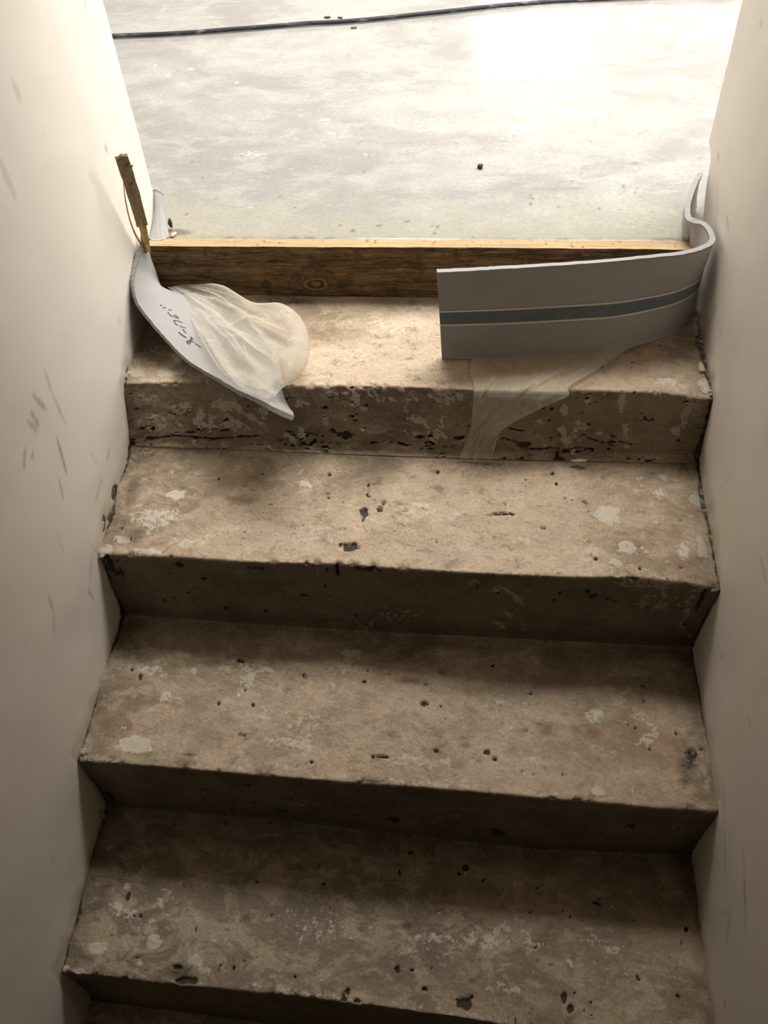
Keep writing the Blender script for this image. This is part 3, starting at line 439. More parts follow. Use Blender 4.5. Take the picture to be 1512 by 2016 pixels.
def build_step(k, root, fine=True):
    dx = 0.002 if fine else 0.02
    nx = int(1.012 / dx) + 1
    X = np.linspace(-.006, 1.006, nx)
    nt_, nr = (134, 84) if fine else (14, 9)
    base = 2 * (k - 1)
    ks = KN[max(0, base - 1):base + 4]
    off = base - max(0, base - 1)
    Y = np.array([np.interp(X, q[:, 0], q[:, 1]) for q in ks]); Z = np.array([np.interp(X, q[:, 0], q[:, 2]) for q in ks])
    rows = [off + i / nt_ for i in range(nt_ + 1)] + [off + 1 + i / nr for i in range(1, nr + 1)]
    rows = np.array(rows)
    seglen = [nt_, nr] * 4

    def ev(s):
        s = np.clip(s, 0, len(ks) - 1)
        i = np.minimum(s.astype(int), len(ks) - 2); f = (s - i)[:, None]
        return Y[i] * (1 - f) + Y[i + 1] * f, Z[i] * (1 - f) + Z[i + 1] * f
    # round the nosing slightly and the inner corners more (a cove of dirt and mortar)
    Ya = 0; Za = 0
    near_in = np.minimum(np.abs(rows - off) * nt_, np.abs(rows - off - 2) * nr) * dx
    rad = np.where(near_in < .05, .013 if k < 3 else .008, .003)
    rad = rad * smooth(.0, .004, np.full_like(rad, 1.0))
    W = 7
    for w in np.linspace(-1, 1, W):
        ds = []
        for s, r in zip(rows, rad):
            ds.append(w * r)
        ds = np.array(ds)
        s2 = rows.copy()
        # walk ds metres along the profile
        seg_l = lambda s: np.where((np.floor(s + 1e-9).astype(int) - off) % 2 == 0, .27, .165)
        s2 = rows + ds / seg_l(np.where(ds < 0, rows - 1e-6, rows))
        a, b = ev(s2)
        Ya = Ya + a / W; Za = Za + b / W
    # keep the step between the walls, which are not quite parallel
    wall = .996 + .01644 * Ya.mean(1, keepdims=True)
    P = np.stack([np.clip(X[None], -.001, None) * 1.0 - np.maximum(X[None] - wall + .05, 0) * 0 + 0 * Ya, Ya, Za], -1)
    lim = wall + .001
    P[..., 0] = np.where(P[..., 0] > lim - .03, lim - .03 + (P[..., 0] - (lim - .03)) * .031 / (1.006 - lim + .03), P[..., 0])
    # normals of the smooth profile
    du = np.gradient(P, axis=0); dv = np.gradient(P, axis=1)
    n = np.cross(du, dv); n /= np.linalg.norm(n, axis=-1, keepdims=True)
    if n[nt_ // 2, nx // 2, 2] < 0: n = -n
    xx, yy, zz = P[..., 0], P[..., 1], P[..., 2]
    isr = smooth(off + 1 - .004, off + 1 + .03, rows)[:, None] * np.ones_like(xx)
    s_ = np.where(isr > .5, zz, yy)
    ms = [np.zeros_like(xx) for _ in range(4)]
    dust = np.zeros_like(xx); grey = np.zeros_like(xx)
    if fine:
        tr = rows <= off + 1
        nT = tr.sum()
        sub = [m[:nT] for m in ms]; stamp(parse(f't{k}'), xx[:nT], yy[:nT], sub, 11 + k)
        sub = [m[nT:] for m in ms]; stamp(parse(f'r{k}'), xx[nT:], zz[nT:], sub, 31 + k)
        q = yy * 1.0 + zz * 1.3
        t0 = (rows - off)[:, None] * np.ones_like(xx)
        # scattered small bubbles and plaster flecks
        sp = vnoise(xx * 210, q * 210, k * 5.5, 3) * vnoise(xx * 60, q * 60, k, 4)
        ms[2] = np.maximum(ms[2], smooth(.72, .86, sp) * .85)
        fl = fbm(xx * 36, q * 46, k * 3.3, 5, 5, .65) + fbm(xx * 9, q * 9, k, 2, 6) * .55
        flr = fbm(xx * 62 + q * 26, q * 34, k * 3.3, 5, 5, .6) + fbm(xx * 9, q * 9, k, 2, 6) * .5
        fl = np.where(isr > .3, flr, fl)
        if k == 1:
            s3 = vnoise(xx * 150, q * 230, 8.8, 13) * vnoise(xx * 45, q * 70, 2.2, 14)
            ms[2] = np.maximum(ms[2], smooth(.56, .74, s3 + .12 * smooth(1.45, 1.8, t0)) * (isr > .3) * .9)
        thr = np.where(isr > .5, {1: .30, 2: .58, 3: .8, 4: .8}.get(k, .6), {1: .52, 2: .46, 3: .5, 4: .52}.get(k, .6))
        ms[0] = np.maximum(ms[0], smooth(thr - .15, thr + .2, fl) * np.where(isr > .5, .8, .6))
        # darker along the walls, at the tread's rear and the riser's foot
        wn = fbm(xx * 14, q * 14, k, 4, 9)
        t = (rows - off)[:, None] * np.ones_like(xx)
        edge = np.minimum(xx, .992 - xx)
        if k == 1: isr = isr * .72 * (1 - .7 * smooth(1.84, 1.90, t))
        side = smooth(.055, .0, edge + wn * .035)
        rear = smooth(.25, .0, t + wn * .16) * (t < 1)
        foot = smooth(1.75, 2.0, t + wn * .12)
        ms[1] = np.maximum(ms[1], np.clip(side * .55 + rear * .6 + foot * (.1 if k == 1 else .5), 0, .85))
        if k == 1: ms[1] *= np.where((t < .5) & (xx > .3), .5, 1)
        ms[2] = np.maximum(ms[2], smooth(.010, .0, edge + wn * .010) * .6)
        # pale dust along the tread front, thinned downstairs to paint in light falloff
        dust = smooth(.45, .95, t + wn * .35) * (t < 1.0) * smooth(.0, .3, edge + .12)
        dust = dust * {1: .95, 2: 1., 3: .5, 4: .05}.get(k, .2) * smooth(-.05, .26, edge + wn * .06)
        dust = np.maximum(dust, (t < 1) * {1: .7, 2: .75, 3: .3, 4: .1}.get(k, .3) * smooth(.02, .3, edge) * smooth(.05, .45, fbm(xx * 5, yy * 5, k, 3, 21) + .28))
        step_shade = {1: 0, 2: .05, 3: .55, 4: 1.3}.get(k, .8)  # lower treads painted greyer and darker, standing in for the fading light
        grey = np.clip(step_shade * smooth(.95, .55, xx) * (.7 + fbm(xx * 6, yy * 6, 3 + k, 3, 22)), 0, 1)
        ms[0] = np.maximum(ms[0], np.exp(-((t - .975) / .03) ** 2) * .45 * smooth(-.3, .3, fbm(xx * 12, xx * 0, k, 4, 23)))
        chip = fbm(xx * 55, xx * 0 + k * 9.7, yy * 30, 4, 41)
        nos = np.exp(-((t - 1) / .03) ** 2)
        # ragged nosing: plaster lip in places, broken out in others
        disp = fbm(xx * 30, q * 30, k, 5, 50) * .0016 + fbm(xx * 7, q * 7, k, 2, 60) * .003
        disp = disp + fbm(xx * 130, q * 130, k, 2, 62) * .0006
        if k == 1: disp = disp + isr * fbm(xx * 40, q * 40, 3, 4, 71) * .003 * smooth(1.2, 1.8, t)
        disp -= nos * smooth(.12, .5, chip) * .006
        disp += nos * smooth(.1, .5, -chip) * .002
        disp += smooth(.4, .6, ms[0]) * .0008 * (np.abs(t - 1) > .01)
        disp -= smooth(.35, .65, ms[2]) * .0045
        lipn = np.exp(-((t - 1.005) / .02) ** 2) * smooth(.15, .5, fbm(xx * 70, q * 20, k, 3, 77)) * .6
        ms[1] = np.maximum(ms[1], lipn * .7)
        disp[-1] = 0; disp[0] = 0
        # meet the neighbouring step's row exactly
        fade = smooth(0, 4, np.minimum(np.arange(len(rows)), np.arange(len(rows))[::-1]))[:, None]
        P = P + n * (disp * fade)[..., None]
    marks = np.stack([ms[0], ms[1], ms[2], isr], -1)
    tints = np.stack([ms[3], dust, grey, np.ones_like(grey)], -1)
    V = P.reshape(-1, 3); F = grid_faces(len(rows), nx, 0, True)
    me = mesh_from('step', V, F, {'marks': marks.reshape(-1, 4), 'tints': tints.reshape(-1, 4)})
    o = link('step', me, M_STAIR, root)
    return o


stairs = empty('concrete_staircase', (0.5, 0.0, -0.1), 'rough beige concrete stairs rising between two white plastered walls', 'stairs')
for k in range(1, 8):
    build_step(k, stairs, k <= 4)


def lump(name, loc, size, mat, parent=None, seed=1, sub=3, rough=.35):
    bm = bmesh.new()
    bmesh.ops.create_icosphere(bm, subdivisions=sub, radius=1)
    me = bpy.data.meshes.new(name); bm.to_mesh(me); bm.free()
    co = np.empty(len(me.vertices) * 3, np.float32); me.vertices.foreach_get('co', co); co = co.reshape(-1, 3)
    r = 1 + fbm(co[:, 0] * 1.6 + seed * 5, co[:, 1] * 1.6, co[:, 2] * 1.6, 4, seed) * rough * 1.6
    co = co * r[:, None] * np.array(size)
    co = co + (np.array(loc) if parent is not None else 0)
    me.vertices.foreach_set('co', co.ravel().astype(np.float32)); me.update()
    o = link(name, me, mat, parent)
    if parent is None: o.location = loc
    return o


# broken plaster left at the ends of the nosings
for i, (l, s) in enumerate([((.985, -.283, -.137), (.013, .010, .010)), ((.968, -.278, -.131), (.008, .006, .006)),
                            ((.006, -.266, -.139), (.010, .012, .007)), ((.008, -.538, -.302), (.010, .016, .008)),
                            ((.020, -.546, -.304), (.010, .007, .005)), ((.008, -.809, -.487), (.010, .009, .006)),
                            ((.028, -.811, -.489), (.014, .006, .005)), ((.985, .02, -.006), (.014, .016, .006)),
                            ((.984, .075, -.003), (.010, .02, .007)), ((.004, .03, -.006), (.010, .022, .008)),
                            ((.0, -.575, -.46), (.010, .012, .02))]):
    lump('plaster_lump', l, tuple(v * .5 for v in s), M_LUMP, stairs, i + 3, 3, .8)
SOF = 1.32  # unseen low soffit, added to keep light off the lower steps

# ------------------------------------------------------------------ side walls
def axis(lo, a, b, hi, step, coarse):
    return np.concatenate([np.linspace(lo, a, max(2, int((a - lo) / coarse)))[:-1], np.arange(a, b, step), np.linspace(b, hi, max(2, int((hi - b) / coarse) + 2))])


def seg_mask(Y, Z, segs, width):
    m = np.zeros_like(Y)
    for (y0, z0, y1, z1, s) in segs:
        dy, dz = y1 - y0, z1 - z0; L2 = dy * dy + dz * dz + 1e-9
        t = np.clip(((Y - y0) * dy + (Z - z0) * dz) / L2, 0, 1)
        d = np.hypot(Y - y0 - t * dy, Z - z0 - t * dz)
        w = width * (.4 + 1.2 * np.sin(t * math.pi * .9 + .2)) * (.8 + .5 * vnoise(Y * 200, Z * 200, 1, 5))
        m = np.maximum(m, smooth(1, .1, d / w) * s * (.45 + .8 * vnoise(Y * 90, Z * 260, 2, 6)))
    return m


def side_wall(name, xf, sgn, yend, segs, label):
    y = axis(-2.6, -.95, .30, .3001, .004, .15)[:-2]
    y = np.concatenate([y, np.linspace(.30, 1.0, 36)])        # last part is scaled to the wall's end below
    z = axis(-1.7, -.7, .6, 2.6, .005, .2)
    YY, ZZ = np.meshgrid(y, z, indexing='ij')
    Yw = YY.copy()
    sel = YY > .30
    ye = yend(ZZ)
    Yw[sel] = (.30 + (YY - .30) / .70 * (ye - .30))[sel]
    X = xf(Yw)
    edge_d = ye - Yw
    bul = fbm(Yw * 3, ZZ * 3, 1, 3, 81) * .003 + fbm(Yw * 14, ZZ * 14, 2, 2, 82) * .0007
    st0 = np.interp(Yw, [-.85, -.82, -.5601, -.55, -.2801, -.27, -.02, 0, .3], [-.65, -.48, -.485, -.3, -.31, -.13, -.12, 0, 0])
    bul = bul + fbm(Yw * 28, ZZ * 28, 3, 4, 87) * .003 * smooth(.05, .0, np.abs(ZZ - st0))
    rnd = .006 * smooth(.012, 0, edge_d) ** 2
    X = X + sgn * (-bul + rnd)
    marks = np.zeros(YY.shape + (4,))
    marks[..., 0] = seg_mask(Yw, ZZ, segs, .0045)
    marks[..., 0] += smooth(.62, .8, fbm(Yw * 30, ZZ * 12, 4, 3, 83) + .2 * fbm(Yw * 4, ZZ * 4, 4, 2, 84)) * .3
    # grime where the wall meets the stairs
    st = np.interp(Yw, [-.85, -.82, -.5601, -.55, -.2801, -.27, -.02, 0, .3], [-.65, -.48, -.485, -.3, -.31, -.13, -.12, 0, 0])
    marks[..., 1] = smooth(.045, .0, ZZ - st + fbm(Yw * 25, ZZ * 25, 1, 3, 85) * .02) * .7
    F = grid_faces(len(y), len(z), 0, sgn > 0)
    P = np.stack([X, Yw, ZZ], -1).reshape(-1, 3)
    n0 = len(P)
    # end return and back of the slab
    th = .115 * sgn
    e = P.reshape(len(y), len(z), 3)[-1]
    back = e.copy(); back[:, 0] += th
    bk0 = P.reshape(len(y), len(z), 3)[0].copy(); bk0[:, 0] += th
    V = np.concatenate([P, e, back, bk0]); m2 = np.zeros((3 * len(z), 4))
    nz = len(z)
    i = np.arange(nz - 1)
    f2 = np.stack([n0 + i, n0 + i + 1, n0 + nz + i + 1, n0 + nz + i], -1)
    f3 = np.stack([n0 + nz + i, n0 + nz + i + 1, n0 + 2 * nz + i + 1, n0 + 2 * nz + i], -1)
    if sgn < 0: f2 = f2[:, ::-1]; f3 = f3[:, ::-1]
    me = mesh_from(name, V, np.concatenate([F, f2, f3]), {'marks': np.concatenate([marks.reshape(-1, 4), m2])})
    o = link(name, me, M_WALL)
    return tag(o, label, None, None, 'structure')


LS = [(-.1935, .1941, -.1982, .1552, .5), (-.1982, .1552, -.2004, .0965, .45), (-.2444, .1949, -.2277, .1499, .8), (-.2629, .1808, -.2592, .1482, .8),
      (-.2779, .1759, -.2674, .1463, .7), (-.3075, .1566, -.3311, .1392, .8), (-.2968, .1356, -.3083, .1324, .6), (-.235, .0989, -.252, .0406, .9),
      (-.2741, .0534, -.2852, .0263, .7), (-.3322, .0117, -.3422, -.0302, .2), (-.4158, -.0377, -.4246, -.0707, .6), (-.4255, -.0693, -.4526, -.1028, .3),
      (-.1674, -.0568, -.2098, -.0657, .5), (-.3324, -.1452, -.3285, -.1794, .6), (-.2812, -.1154, -.322, -.1428, .4), (-.1105, -.0431, -.1327, -.0507, .4),
      (.2164, .3165, .2211, .3013, .7), (.2229, .3089, .2117, .3061, .5), (.262, .262, .255, .235, .35), (.29, .20, .30, .19, .6)]
RS = [(.3128, .4518, .2979, .4506, .5), (.4395, .3303, .4475, .3145, .6), (.2153, .1958, .1766, .1925, .5), (.3681, .2229, .3358, .2219, .45),
      (-.6416, -.2154, -.677, -.2289, .35), (-.677, -.2289, -.739, -.2562, .7), (-.5315, -.2558, -.5892, -.2806, .5), (-.6982, -.3103, -.7328, -.3531, .5),
      (.3112, .1901, .2572, .166, .4), (-.5058, -.1031, -.5333, -.1072, .35), (-.3734, -.1791, -.3895, -.164, .4), (-.3627, .0454, -.4029, .0441, .4),
      (-.7999, -.4121, -.7939, -.3945, .6), (-.60, -.285, -.66, -.315, .4)]
side_wall('wall_left', lambda y: y * 0.0, -1, lambda z: .3727 + 0 * z, LS, 'white plastered wall left of the stairs with grey scuffs')
side_wall('wall_right', lambda y: .996 + .01644 * y, 1,
          lambda z: np.interp(z, [-1.7, .10, .140, .162, .179, .1985, .2034, 2.6], [.352, .352, .39, .402, .406, .415, .4509, .4546]),
          RS, 'off white plastered wall right of the stairs, broken at its foot')


def box_mesh(name, boxes, mat, label=None, kind='structure'):
    V = []; F = []
    for (x0, x1, y0, y1, z0, z1) in boxes:
        b = len(V)
        V += [(x, y, z) for z in (z0, z1) for y in (y0, y1) for x in (x0, x1)]
        F += [(b, b + 2, b + 3, b + 1), (b + 4, b + 5, b + 7, b + 6), (b, b + 1, b + 5, b + 4), (b + 2, b + 6, b + 7, b + 3), (b, b + 4, b + 6, b + 2), (b + 1, b + 3, b + 7, b + 5)]
    me = mesh_from(name, V, F)
    o = link(name, me, mat, None, False)
    return tag(o, label, None, None, kind)


# the room above and the shell round the stairwell (outside the picture)
box_mesh('wall_back', [(-2.6, -.117, .25, .372, -.02, 2.6), (1.12, 3.6, .32, .45, -.02, 2.6)], M_ROOM, 'room wall on both sides of the stair opening')
box_mesh('wall_stairwell', [(-.12, 1.12, -2.72, -2.6, -1.7, 2.6)], M_RAW, 'wall behind the foot of the stairs')
box_mesh('wall_room_left', [(-2.72, -2.6, .25, 4.72, -.02, 2.6)], M_ROOM, 'left wall of the room above')
box_mesh('wall_front', [(-2.6, .53, 4.62, 4.74, -.02, 2.6), (1.33, 3.6, 4.62, 4.74, -.02, 2.6), (.53, 1.33, 4.62, 4.74, -.02, 1.15), (.53, 1.33, 4.62, 4.74, 1.75, 2.6)], M_ROOM, 'far wall of the room with a window')
box_mesh('wall_room_right', [(3.6, 3.72, .3, 1.0, -.02, 2.6), (3.6, 3.72, 2.8, 4.72, -.02, 2.6), (3.6, 3.72, 1.0, 2.8, -.02, .6), (3.6, 3.72, 1.0, 2.8, 2.1, 2.6)], M_ROOM, 'right wall of the room with an added window opening')
box_mesh('ceiling', [(-2.72, 3.72, 2.08, 4.74, 2.6, 2.75), (-2.72, -.12, .52, 2.08, 2.6, 2.75), (2.32, 3.72, .52, 2.08, 2.6, 2.75), (-2.72, 3.72, .25, .52, 2.6, 2.75)], M_ROOM, 'white ceiling of the room above, with an added roof opening for light')
so = mesh_from('ceiling_light_stop', [(-.12, .46, SOF), (1.12, .46, SOF), (1.12, -2.72, SOF - .45), (-.12, -2.72, SOF - .45), (-.12, .46, 2.6), (1.12, .46, 2.6), (1.12, -2.72, 2.6), (-.12, -2.72, 2.6)],
               [(0, 1, 2, 3), (0, 4, 5, 1), (4, 7, 6, 5), (3, 2, 6, 7), (0, 3, 7, 4), (1, 5, 6, 2)])
tag(link('ceiling_light_stop', so, M_RAW, None, False), 'unseen low sloping ceiling added to shade the lower steps', None, None, 'structure')
box_mesh('floor_lower', [(-.12, 1.12, -2.72, -1.64, -1.28, -1.172)], M_STAIR, 'concrete floor at the foot of the stairs')
def frame(nme, axis_, p, a0, a1, z0, z1, mull=()):
    w = .04
    bars = [(a0, a0 + w, z0, z1), (a1 - w, a1, z0, z1), (a0 + w, a1 - w, z0, z0 + w), (a0 + w, a1 - w, z1 - w, z1)] + [(m - w / 2, m + w / 2, z0 + w, z1 - w) for m in mull]
    box_mesh(nme, [(a, b, p, p + .05, c, d) if axis_ == 'y' else (p, p + .05, a, b, c, d) for (a, b, c, d) in bars], M_FRAME, 'white frame of an unseen window in the room above')


frame('window_1', 'y', 4.66, .53, 1.33, 1.15, 1.75)
frame('added_window', 'x', 3.64, 1.0, 2.8, .6, 2.1, (1.9,))  # side window added to brighten the left wall


# ------------------------------------------------------------------ floor of the room
def build_floor():
    x = axis(-2.6, -.6, 1.45, 3.6, .005, .2); y = axis(.2875, .2876, 1.6, 4.6, .005, .2)
    y[0] = .2870
    X, Y = np.meshgrid(x, y, indexing='ij')
    Z = np.full_like(X, .0995) + fbm(X * 2.2, Y * 2.2, 0, 3, 101) * .0012 + fbm(X * 25, Y * 25, 0, 3, 102) * .0004
    Z[:, 0:3] -= .002
    ms = np.zeros(X.shape + (4,))
    for n, (a, b, ra, rb, s) in enumerate([(.69, .713, .03, .010, 1), (.655, .735, .02, .006, .7), (.616, .722, .010, .010, .6), (.829, .763, .010, .012, 1), (.341, 1.129, .02, .008, .8),
                                           (.267, .7495, .012, .006, .8), (.292, .69, .014, .006, .4), (-.1856, 1.029, .006, .008, 1), (-.093, 1.01, .007, .006, .9), (-.141, .978, .007, .006, .9),
                                           (.034, .934, .006, .006, .7), (.658, .67, .012, .012, .35), (.55, .83, .03, .012, .3), (.72, .63, .05, .01, .3), (.40, .60, .04, .008, .25),
                                           (.12, .60, .03, .012, .3), (.85, 1.25, .04, .015, .3), (.5, 1.0, .012, .006, .4), (-.05, .85, .008, .006, .5)]):
        d = np.hypot((X - a) / ra, (Y - b) / rb) + fbm(X / rb * .5, Y / rb * .5, n, 3, 110) * .8
        ms[..., 0] = np.maximum(ms[..., 0], smooth(1.1, .7, d) * s)
    # sandy dust and crumbs along the timber, thickest by the left wall end
    w = fbm(X * 18, Y * 18, 1, 4, 120)
    ms[..., 2] = np.clip(smooth(.50, .29, Y + w * .05) * .8 + smooth(.16, .0, np.hypot(X - .02, Y - .3) + w * .03) * .5, 0, 1)
    ms[..., 1] = smooth(.302, .288, Y + w * .008) * .6 * smooth(.2, .5, fbm(X * 60, Y * 60, 1, 3, 121) + .3)
    g = vnoise(X * 160, Y * 160, 3, 130) * vnoise(X * 40, Y * 40, 3, 131)
    ms[..., 1] = np.maximum(ms[..., 1], smooth(.74, .82, g) * smooth(.9, .3, Y) * .8)
    for (a, b, ra, rb, s) in [(1.275 - .33, .7106, .006, .004, .6), (.9045, .5657, .006, .004, .5), (.66, .52, .05, .008, .22), (.75, .47, .06, .008, .25), (.05, .31, .03, .012, .7), (.93, .30, .03, .006, .5)]:
        d = np.hypot((X - a) / ra, (Y - b) / rb) + w * .5
        ms[..., 1] = np.maximum(ms[..., 1], smooth(1.2, .5, d) * s)
    V = np.stack([X, Y, Z], -1).reshape(-1, 3); n0 = len(V)
    F = grid_faces(len(x), len(y), 0, False)
    # front edge and underside of the slab
    fr = V.reshape(len(x), len(y), 3)[:, 0]; lo = fr.copy(); lo[:, 2] = -.02
    far = V.reshape(len(x), len(y), 3)[:, -1].copy(); far[:, 2] = -.02
    V = np.concatenate([V, fr, lo, far]); nx = len(x); i = np.arange(nx - 1)
    f2 = np.stack([n0 + i, n0 + nx + i, n0 + nx + i + 1, n0 + i + 1], -1)
    f3 = np.stack([n0 + nx + i, n0 + 2 * nx + i, n0 + 2 * nx + i + 1, n0 + nx + i + 1], -1)
    me = mesh_from('floor', V, np.concatenate([F, f2[:, ::-1], f3[:, ::-1]]), {'marks': np.concatenate([ms.reshape(-1, 4), np.zeros((3 * nx, 4))])})
    # face the top upwards
    o = link('floor', me, M_FLOOR)
    if me.polygons[0].normal.z < 0: me.flip_normals()
    return tag(o, 'pale grey poured floor of the bright room above the stairs', None, None, 'structure')


build_floor()

# ------------------------------------------------------------------ timber board on edge
def build_board():
    x0, x1, y0, y1, z0, z1 = .003, .979, .2595, .2862, -.001, .1035
    nx, nz, ny = 330, 46, 12
    X = np.linspace(x0, x1, nx)
    rows = [];
    for j in range(nz): rows.append((0, j / (nz - 1)))
    for j in range(1, ny): rows.append((j / (ny - 1), 1.0))
    for j in range(1, 6): rows.append((1.0, 1 - j / 5))
    A = np.array(rows)
    XX = np.broadcast_to(X, (len(A), nx)).copy(); ta = A[:, :1]; tb = A[:, 1:]
    zb = z0 + .004 * smooth(.25, .45, X) * smooth(.9, .5, X) * 0 + 0 * X
    zt = z1 + .0010 * fbm(X * 6, X * 0, 0, 3, 200) + np.interp(X, [0, .5, 1], [-.002, .001, .0012])
    ZZ = zb + (zt - zb) * tb; YY = y0 + (y1 - y0) * ta + 0 * XX
    front = (ta < .01) * 1.0
    gr = fbm(XX * 7, ZZ * 160, 1, 4, 201) * .0009 + fbm(XX * 3, ZZ * 40, 2, 3, 202) * .0010
    kd = np.hypot((XX - .3104) / .024, (ZZ - .026) / .014)
    YY = YY - front * (gr + .0012 * np.exp(-kd ** 2))
    # wane: chipped strips of the dark face
    ch = smooth(.25, .6, fbm(XX * 5, ZZ * 30, 7, 4, 203)); YY = YY + front * ch * .0012
    edge = (np.abs(tb - 1) < .03) & (ta < .1)
    YY = np.where(edge, YY + .0010 * (1 + fbm(XX * 40, XX * 0, 0, 3, 204)), YY)
    top = (tb > .999) & (ta > 0) & (ta < 1); ZZ = ZZ + top * fbm(XX * 20, YY * 300, 0, 3, 205) * .0006
    V = np.stack([XX, YY, ZZ], -1); n = len(A)
    F = grid_faces(n, nx, 0, False)
    mats = np.zeros((n - 1, nx - 1), int); mats[nz - 1:nz - 1 + ny - 1] = 1
    # end caps
    V2 = V.reshape(-1, 3); caps = [tuple(int(i * nx) for i in range(n)), tuple(int(i * nx + nx - 1) for i in range(n))[::-1]]
    faces = [tuple(int(v) for v in f) for f in F] + caps
    me = mesh_from('timber_board', V2, faces)
    o = link('timber_board', me, [M_FRONT, M_TOP])
    mi = np.concatenate([mats.ravel(), [1, 1]]).astype(np.int32)
    me.polygons.foreach_set('material_index', mi)
    if me.polygons[0].normal.y > 0: me.flip_normals()
    return tag(o, 'rough dark brown timber board set on edge across the top step', 'board')


build_board()


# ------------------------------------------------------------------ foam strips
def catmull(pts, n):
    pts = np.asarray(pts, float); m = len(pts)
    t = np.linspace(0, m - 1, n); i = np.minimum(t.astype(int), m - 2); f = (t - i)[:, None]
    p0 = pts[np.maximum(i - 1, 0)]; p1 = pts[i]; p2 = pts[i + 1]; p3 = pts[np.minimum(i + 2, m - 1)]
    return .5 * (2 * p1 + (p2 - p0) * f + (2 * p0 - 5 * p1 + 4 * p2 - p3) * f ** 2 + (3 * p1 - p0 - 3 * p2 + p3) * f ** 3)


def strip_surface(Apts, Bpts, nu, nv, bow=0.0, seed=1, amp=.0012):
    A = catmull(Apts, nu); B = catmull(Bpts, nu)
    v = np.linspace(0, 1, nv)[None, :, None]
    P = A[:, None] * (1 - v) + B[:, None] * v
    du = np.gradient(P, axis=0); dv = np.gradient(P, axis=1)
    n = np.cross(du, dv); n /= np.linalg.norm(n, axis=-1, keepdims=True) + 1e-9
    u = np.linspace(0, 1, nu)[:, None] + 0 * v[..., 0]
    d = bow * np.sin(math.pi * v[..., 0]) + fbm(u * 14, v[..., 0] * 3 + 0 * u, seed, 3, seed) * amp
    return P + n * d[..., None], n


def strip_mesh(name, P, n, th, mats, parent=None, rag=.0006):
    nu, nv = P.shape[:2]
    u = np.arange(nu)[:, None]; v = np.arange(nv)[None, :]
    # ragged cut edges
    P = P.copy()
    er = fbm(np.arange(nu) * .6, np.zeros(nu), 0, 3, 300) * rag
    dv = P[:, 1] - P[:, 0]; dv /= np.linalg.norm(dv, axis=-1, keepdims=True)
    P[:, 0] += dv * er[:, None]
    Fp = P + n * th / 2; Bp = P - n * th / 2
    V = np.concatenate([Fp.reshape(-1, 3), Bp.reshape(-1, 3)]); o_ = nu * nv
    F = [grid_faces(nu, nv, 0, True), grid_faces(nu, nv, o_, False)]
    def quad(a, b): return np.stack([a[:-1], a[1:], b[1:], b[:-1]], -1)
    g = np.arange(nu * nv).reshape(nu, nv)
    F += [quad(g[:, 0], g[:, 0] + o_)[:, ::-1], quad(g[:, -1], g[:, -1] + o_), quad(g[0], g[0] + o_), quad(g[-1], g[-1] + o_)[:, ::-1]]
    mi = np.concatenate([np.zeros(len(F[0]), int), np.ones(len(F[1]), int), np.zeros(sum(len(f) for f in F[2:]), int)])
    me = mesh_from(name, V, np.concatenate(F))
    ob = link(name, me, mats, parent)
    me.polygons.foreach_set('material_index', mi.astype(np.int32))
    me.polygons.foreach_set('use_smooth', mi * 0 + np.concatenate([np.ones(len(F[0]) + len(F[1]), int), np.zeros(sum(len(f) for f in F[2:]), int)]) > 0)
    return ob


def ribbon(name, P, n, off, v0, v1, mat, parent, u0=0.0, u1=1.0):
    """print on the strip: a patch of its surface between v0 and v1 lifted by off"""
    nu, nv = P.shape[:2]
    a = int(u0 * (nu - 1)); b = int(u1 * (nu - 1)) + 1
    vs = np.linspace(v0, v1, 4) * (nv - 1); i = np.minimum(vs.astype(int), nv - 2); f = (vs - i)[None, :, None]
    Q = P[a:b, i] * (1 - f) + P[a:b, i + 1] * f; q = n[a:b, i]
    V = (Q + q * off)
    me = mesh_from(name, V.reshape(-1, 3), grid_faces(V.shape[0], V.shape[1], 0, True))
    return link(name, me, mat, parent)


# right hand strip: stands on the top step, bends round the wall and goes past the board's end
RT_A = [(.5411, .0892, .1733), (.60, .096, .1728), (.6532, .1035, .172), (.7738, .1215, .170), (.8546, .138, .168), (.930, .158, .165), (.9700, .182, .162), (.9845, .205, .158), (.9870, .228, .155),
        (.9850, .250, .154), (.9790, .2640, .153), (.9680, .2720, .152), (.9585, .2830, .152), (.9590, .3050, .154), (.9660, .3350, .160), (.9790, .3720, .168), (.9895, .3960, .172)]
RT_B = [(.5495, .0892, -.002), (.605, .0915, -.002), (.6629, .0940, -.002), (.77, .105, -.002), (.8362, .1150, -.002), (.9169, .1520, -.002), (.9580, .1830, -.002), (.9780, .210, -.002), (.9875, .232, .001),
        (.9900, .252, .0), (.9900, .272, -.01), (.9800, .2920, .1), (.9700, .2960, .1015), (.9680, .3120, .1015), (.9740, .3380, .102), (.9840, .3720, .103), (.9930, .3960, .104)]
foamR = empty('foam_strip', (.77, .11, 0), 'grey foam edge strip with a dark blue stripe, curving off the right wall', 'insulation strip')
P, n = strip_surface(RT_A, RT_B, 240, 30, .003, 5, .0008)
if n[10, 10, 1] > 0: sR = -1
else: sR = 1
strip_mesh('strip', P, n, .0092, [M_FOAM, M_FOAM], foamR)
ribbon('stripe', P, n, sR * .0050, .445, .595, M_BAND, foamR, 0, .60)['label'] = 'dark slate blue printed stripe'
ribbon('stripe_line', P, n, sR * .0053, .434, .452, M_LINE, foamR, 0, .60)['label'] = 'thin pale line above the blue stripe'
ribbon('stripe_line', P, n, sR * .0053, .590, .608, M_LINE, foamR, 0, .60)['label'] = 'thin pale line below the blue stripe'

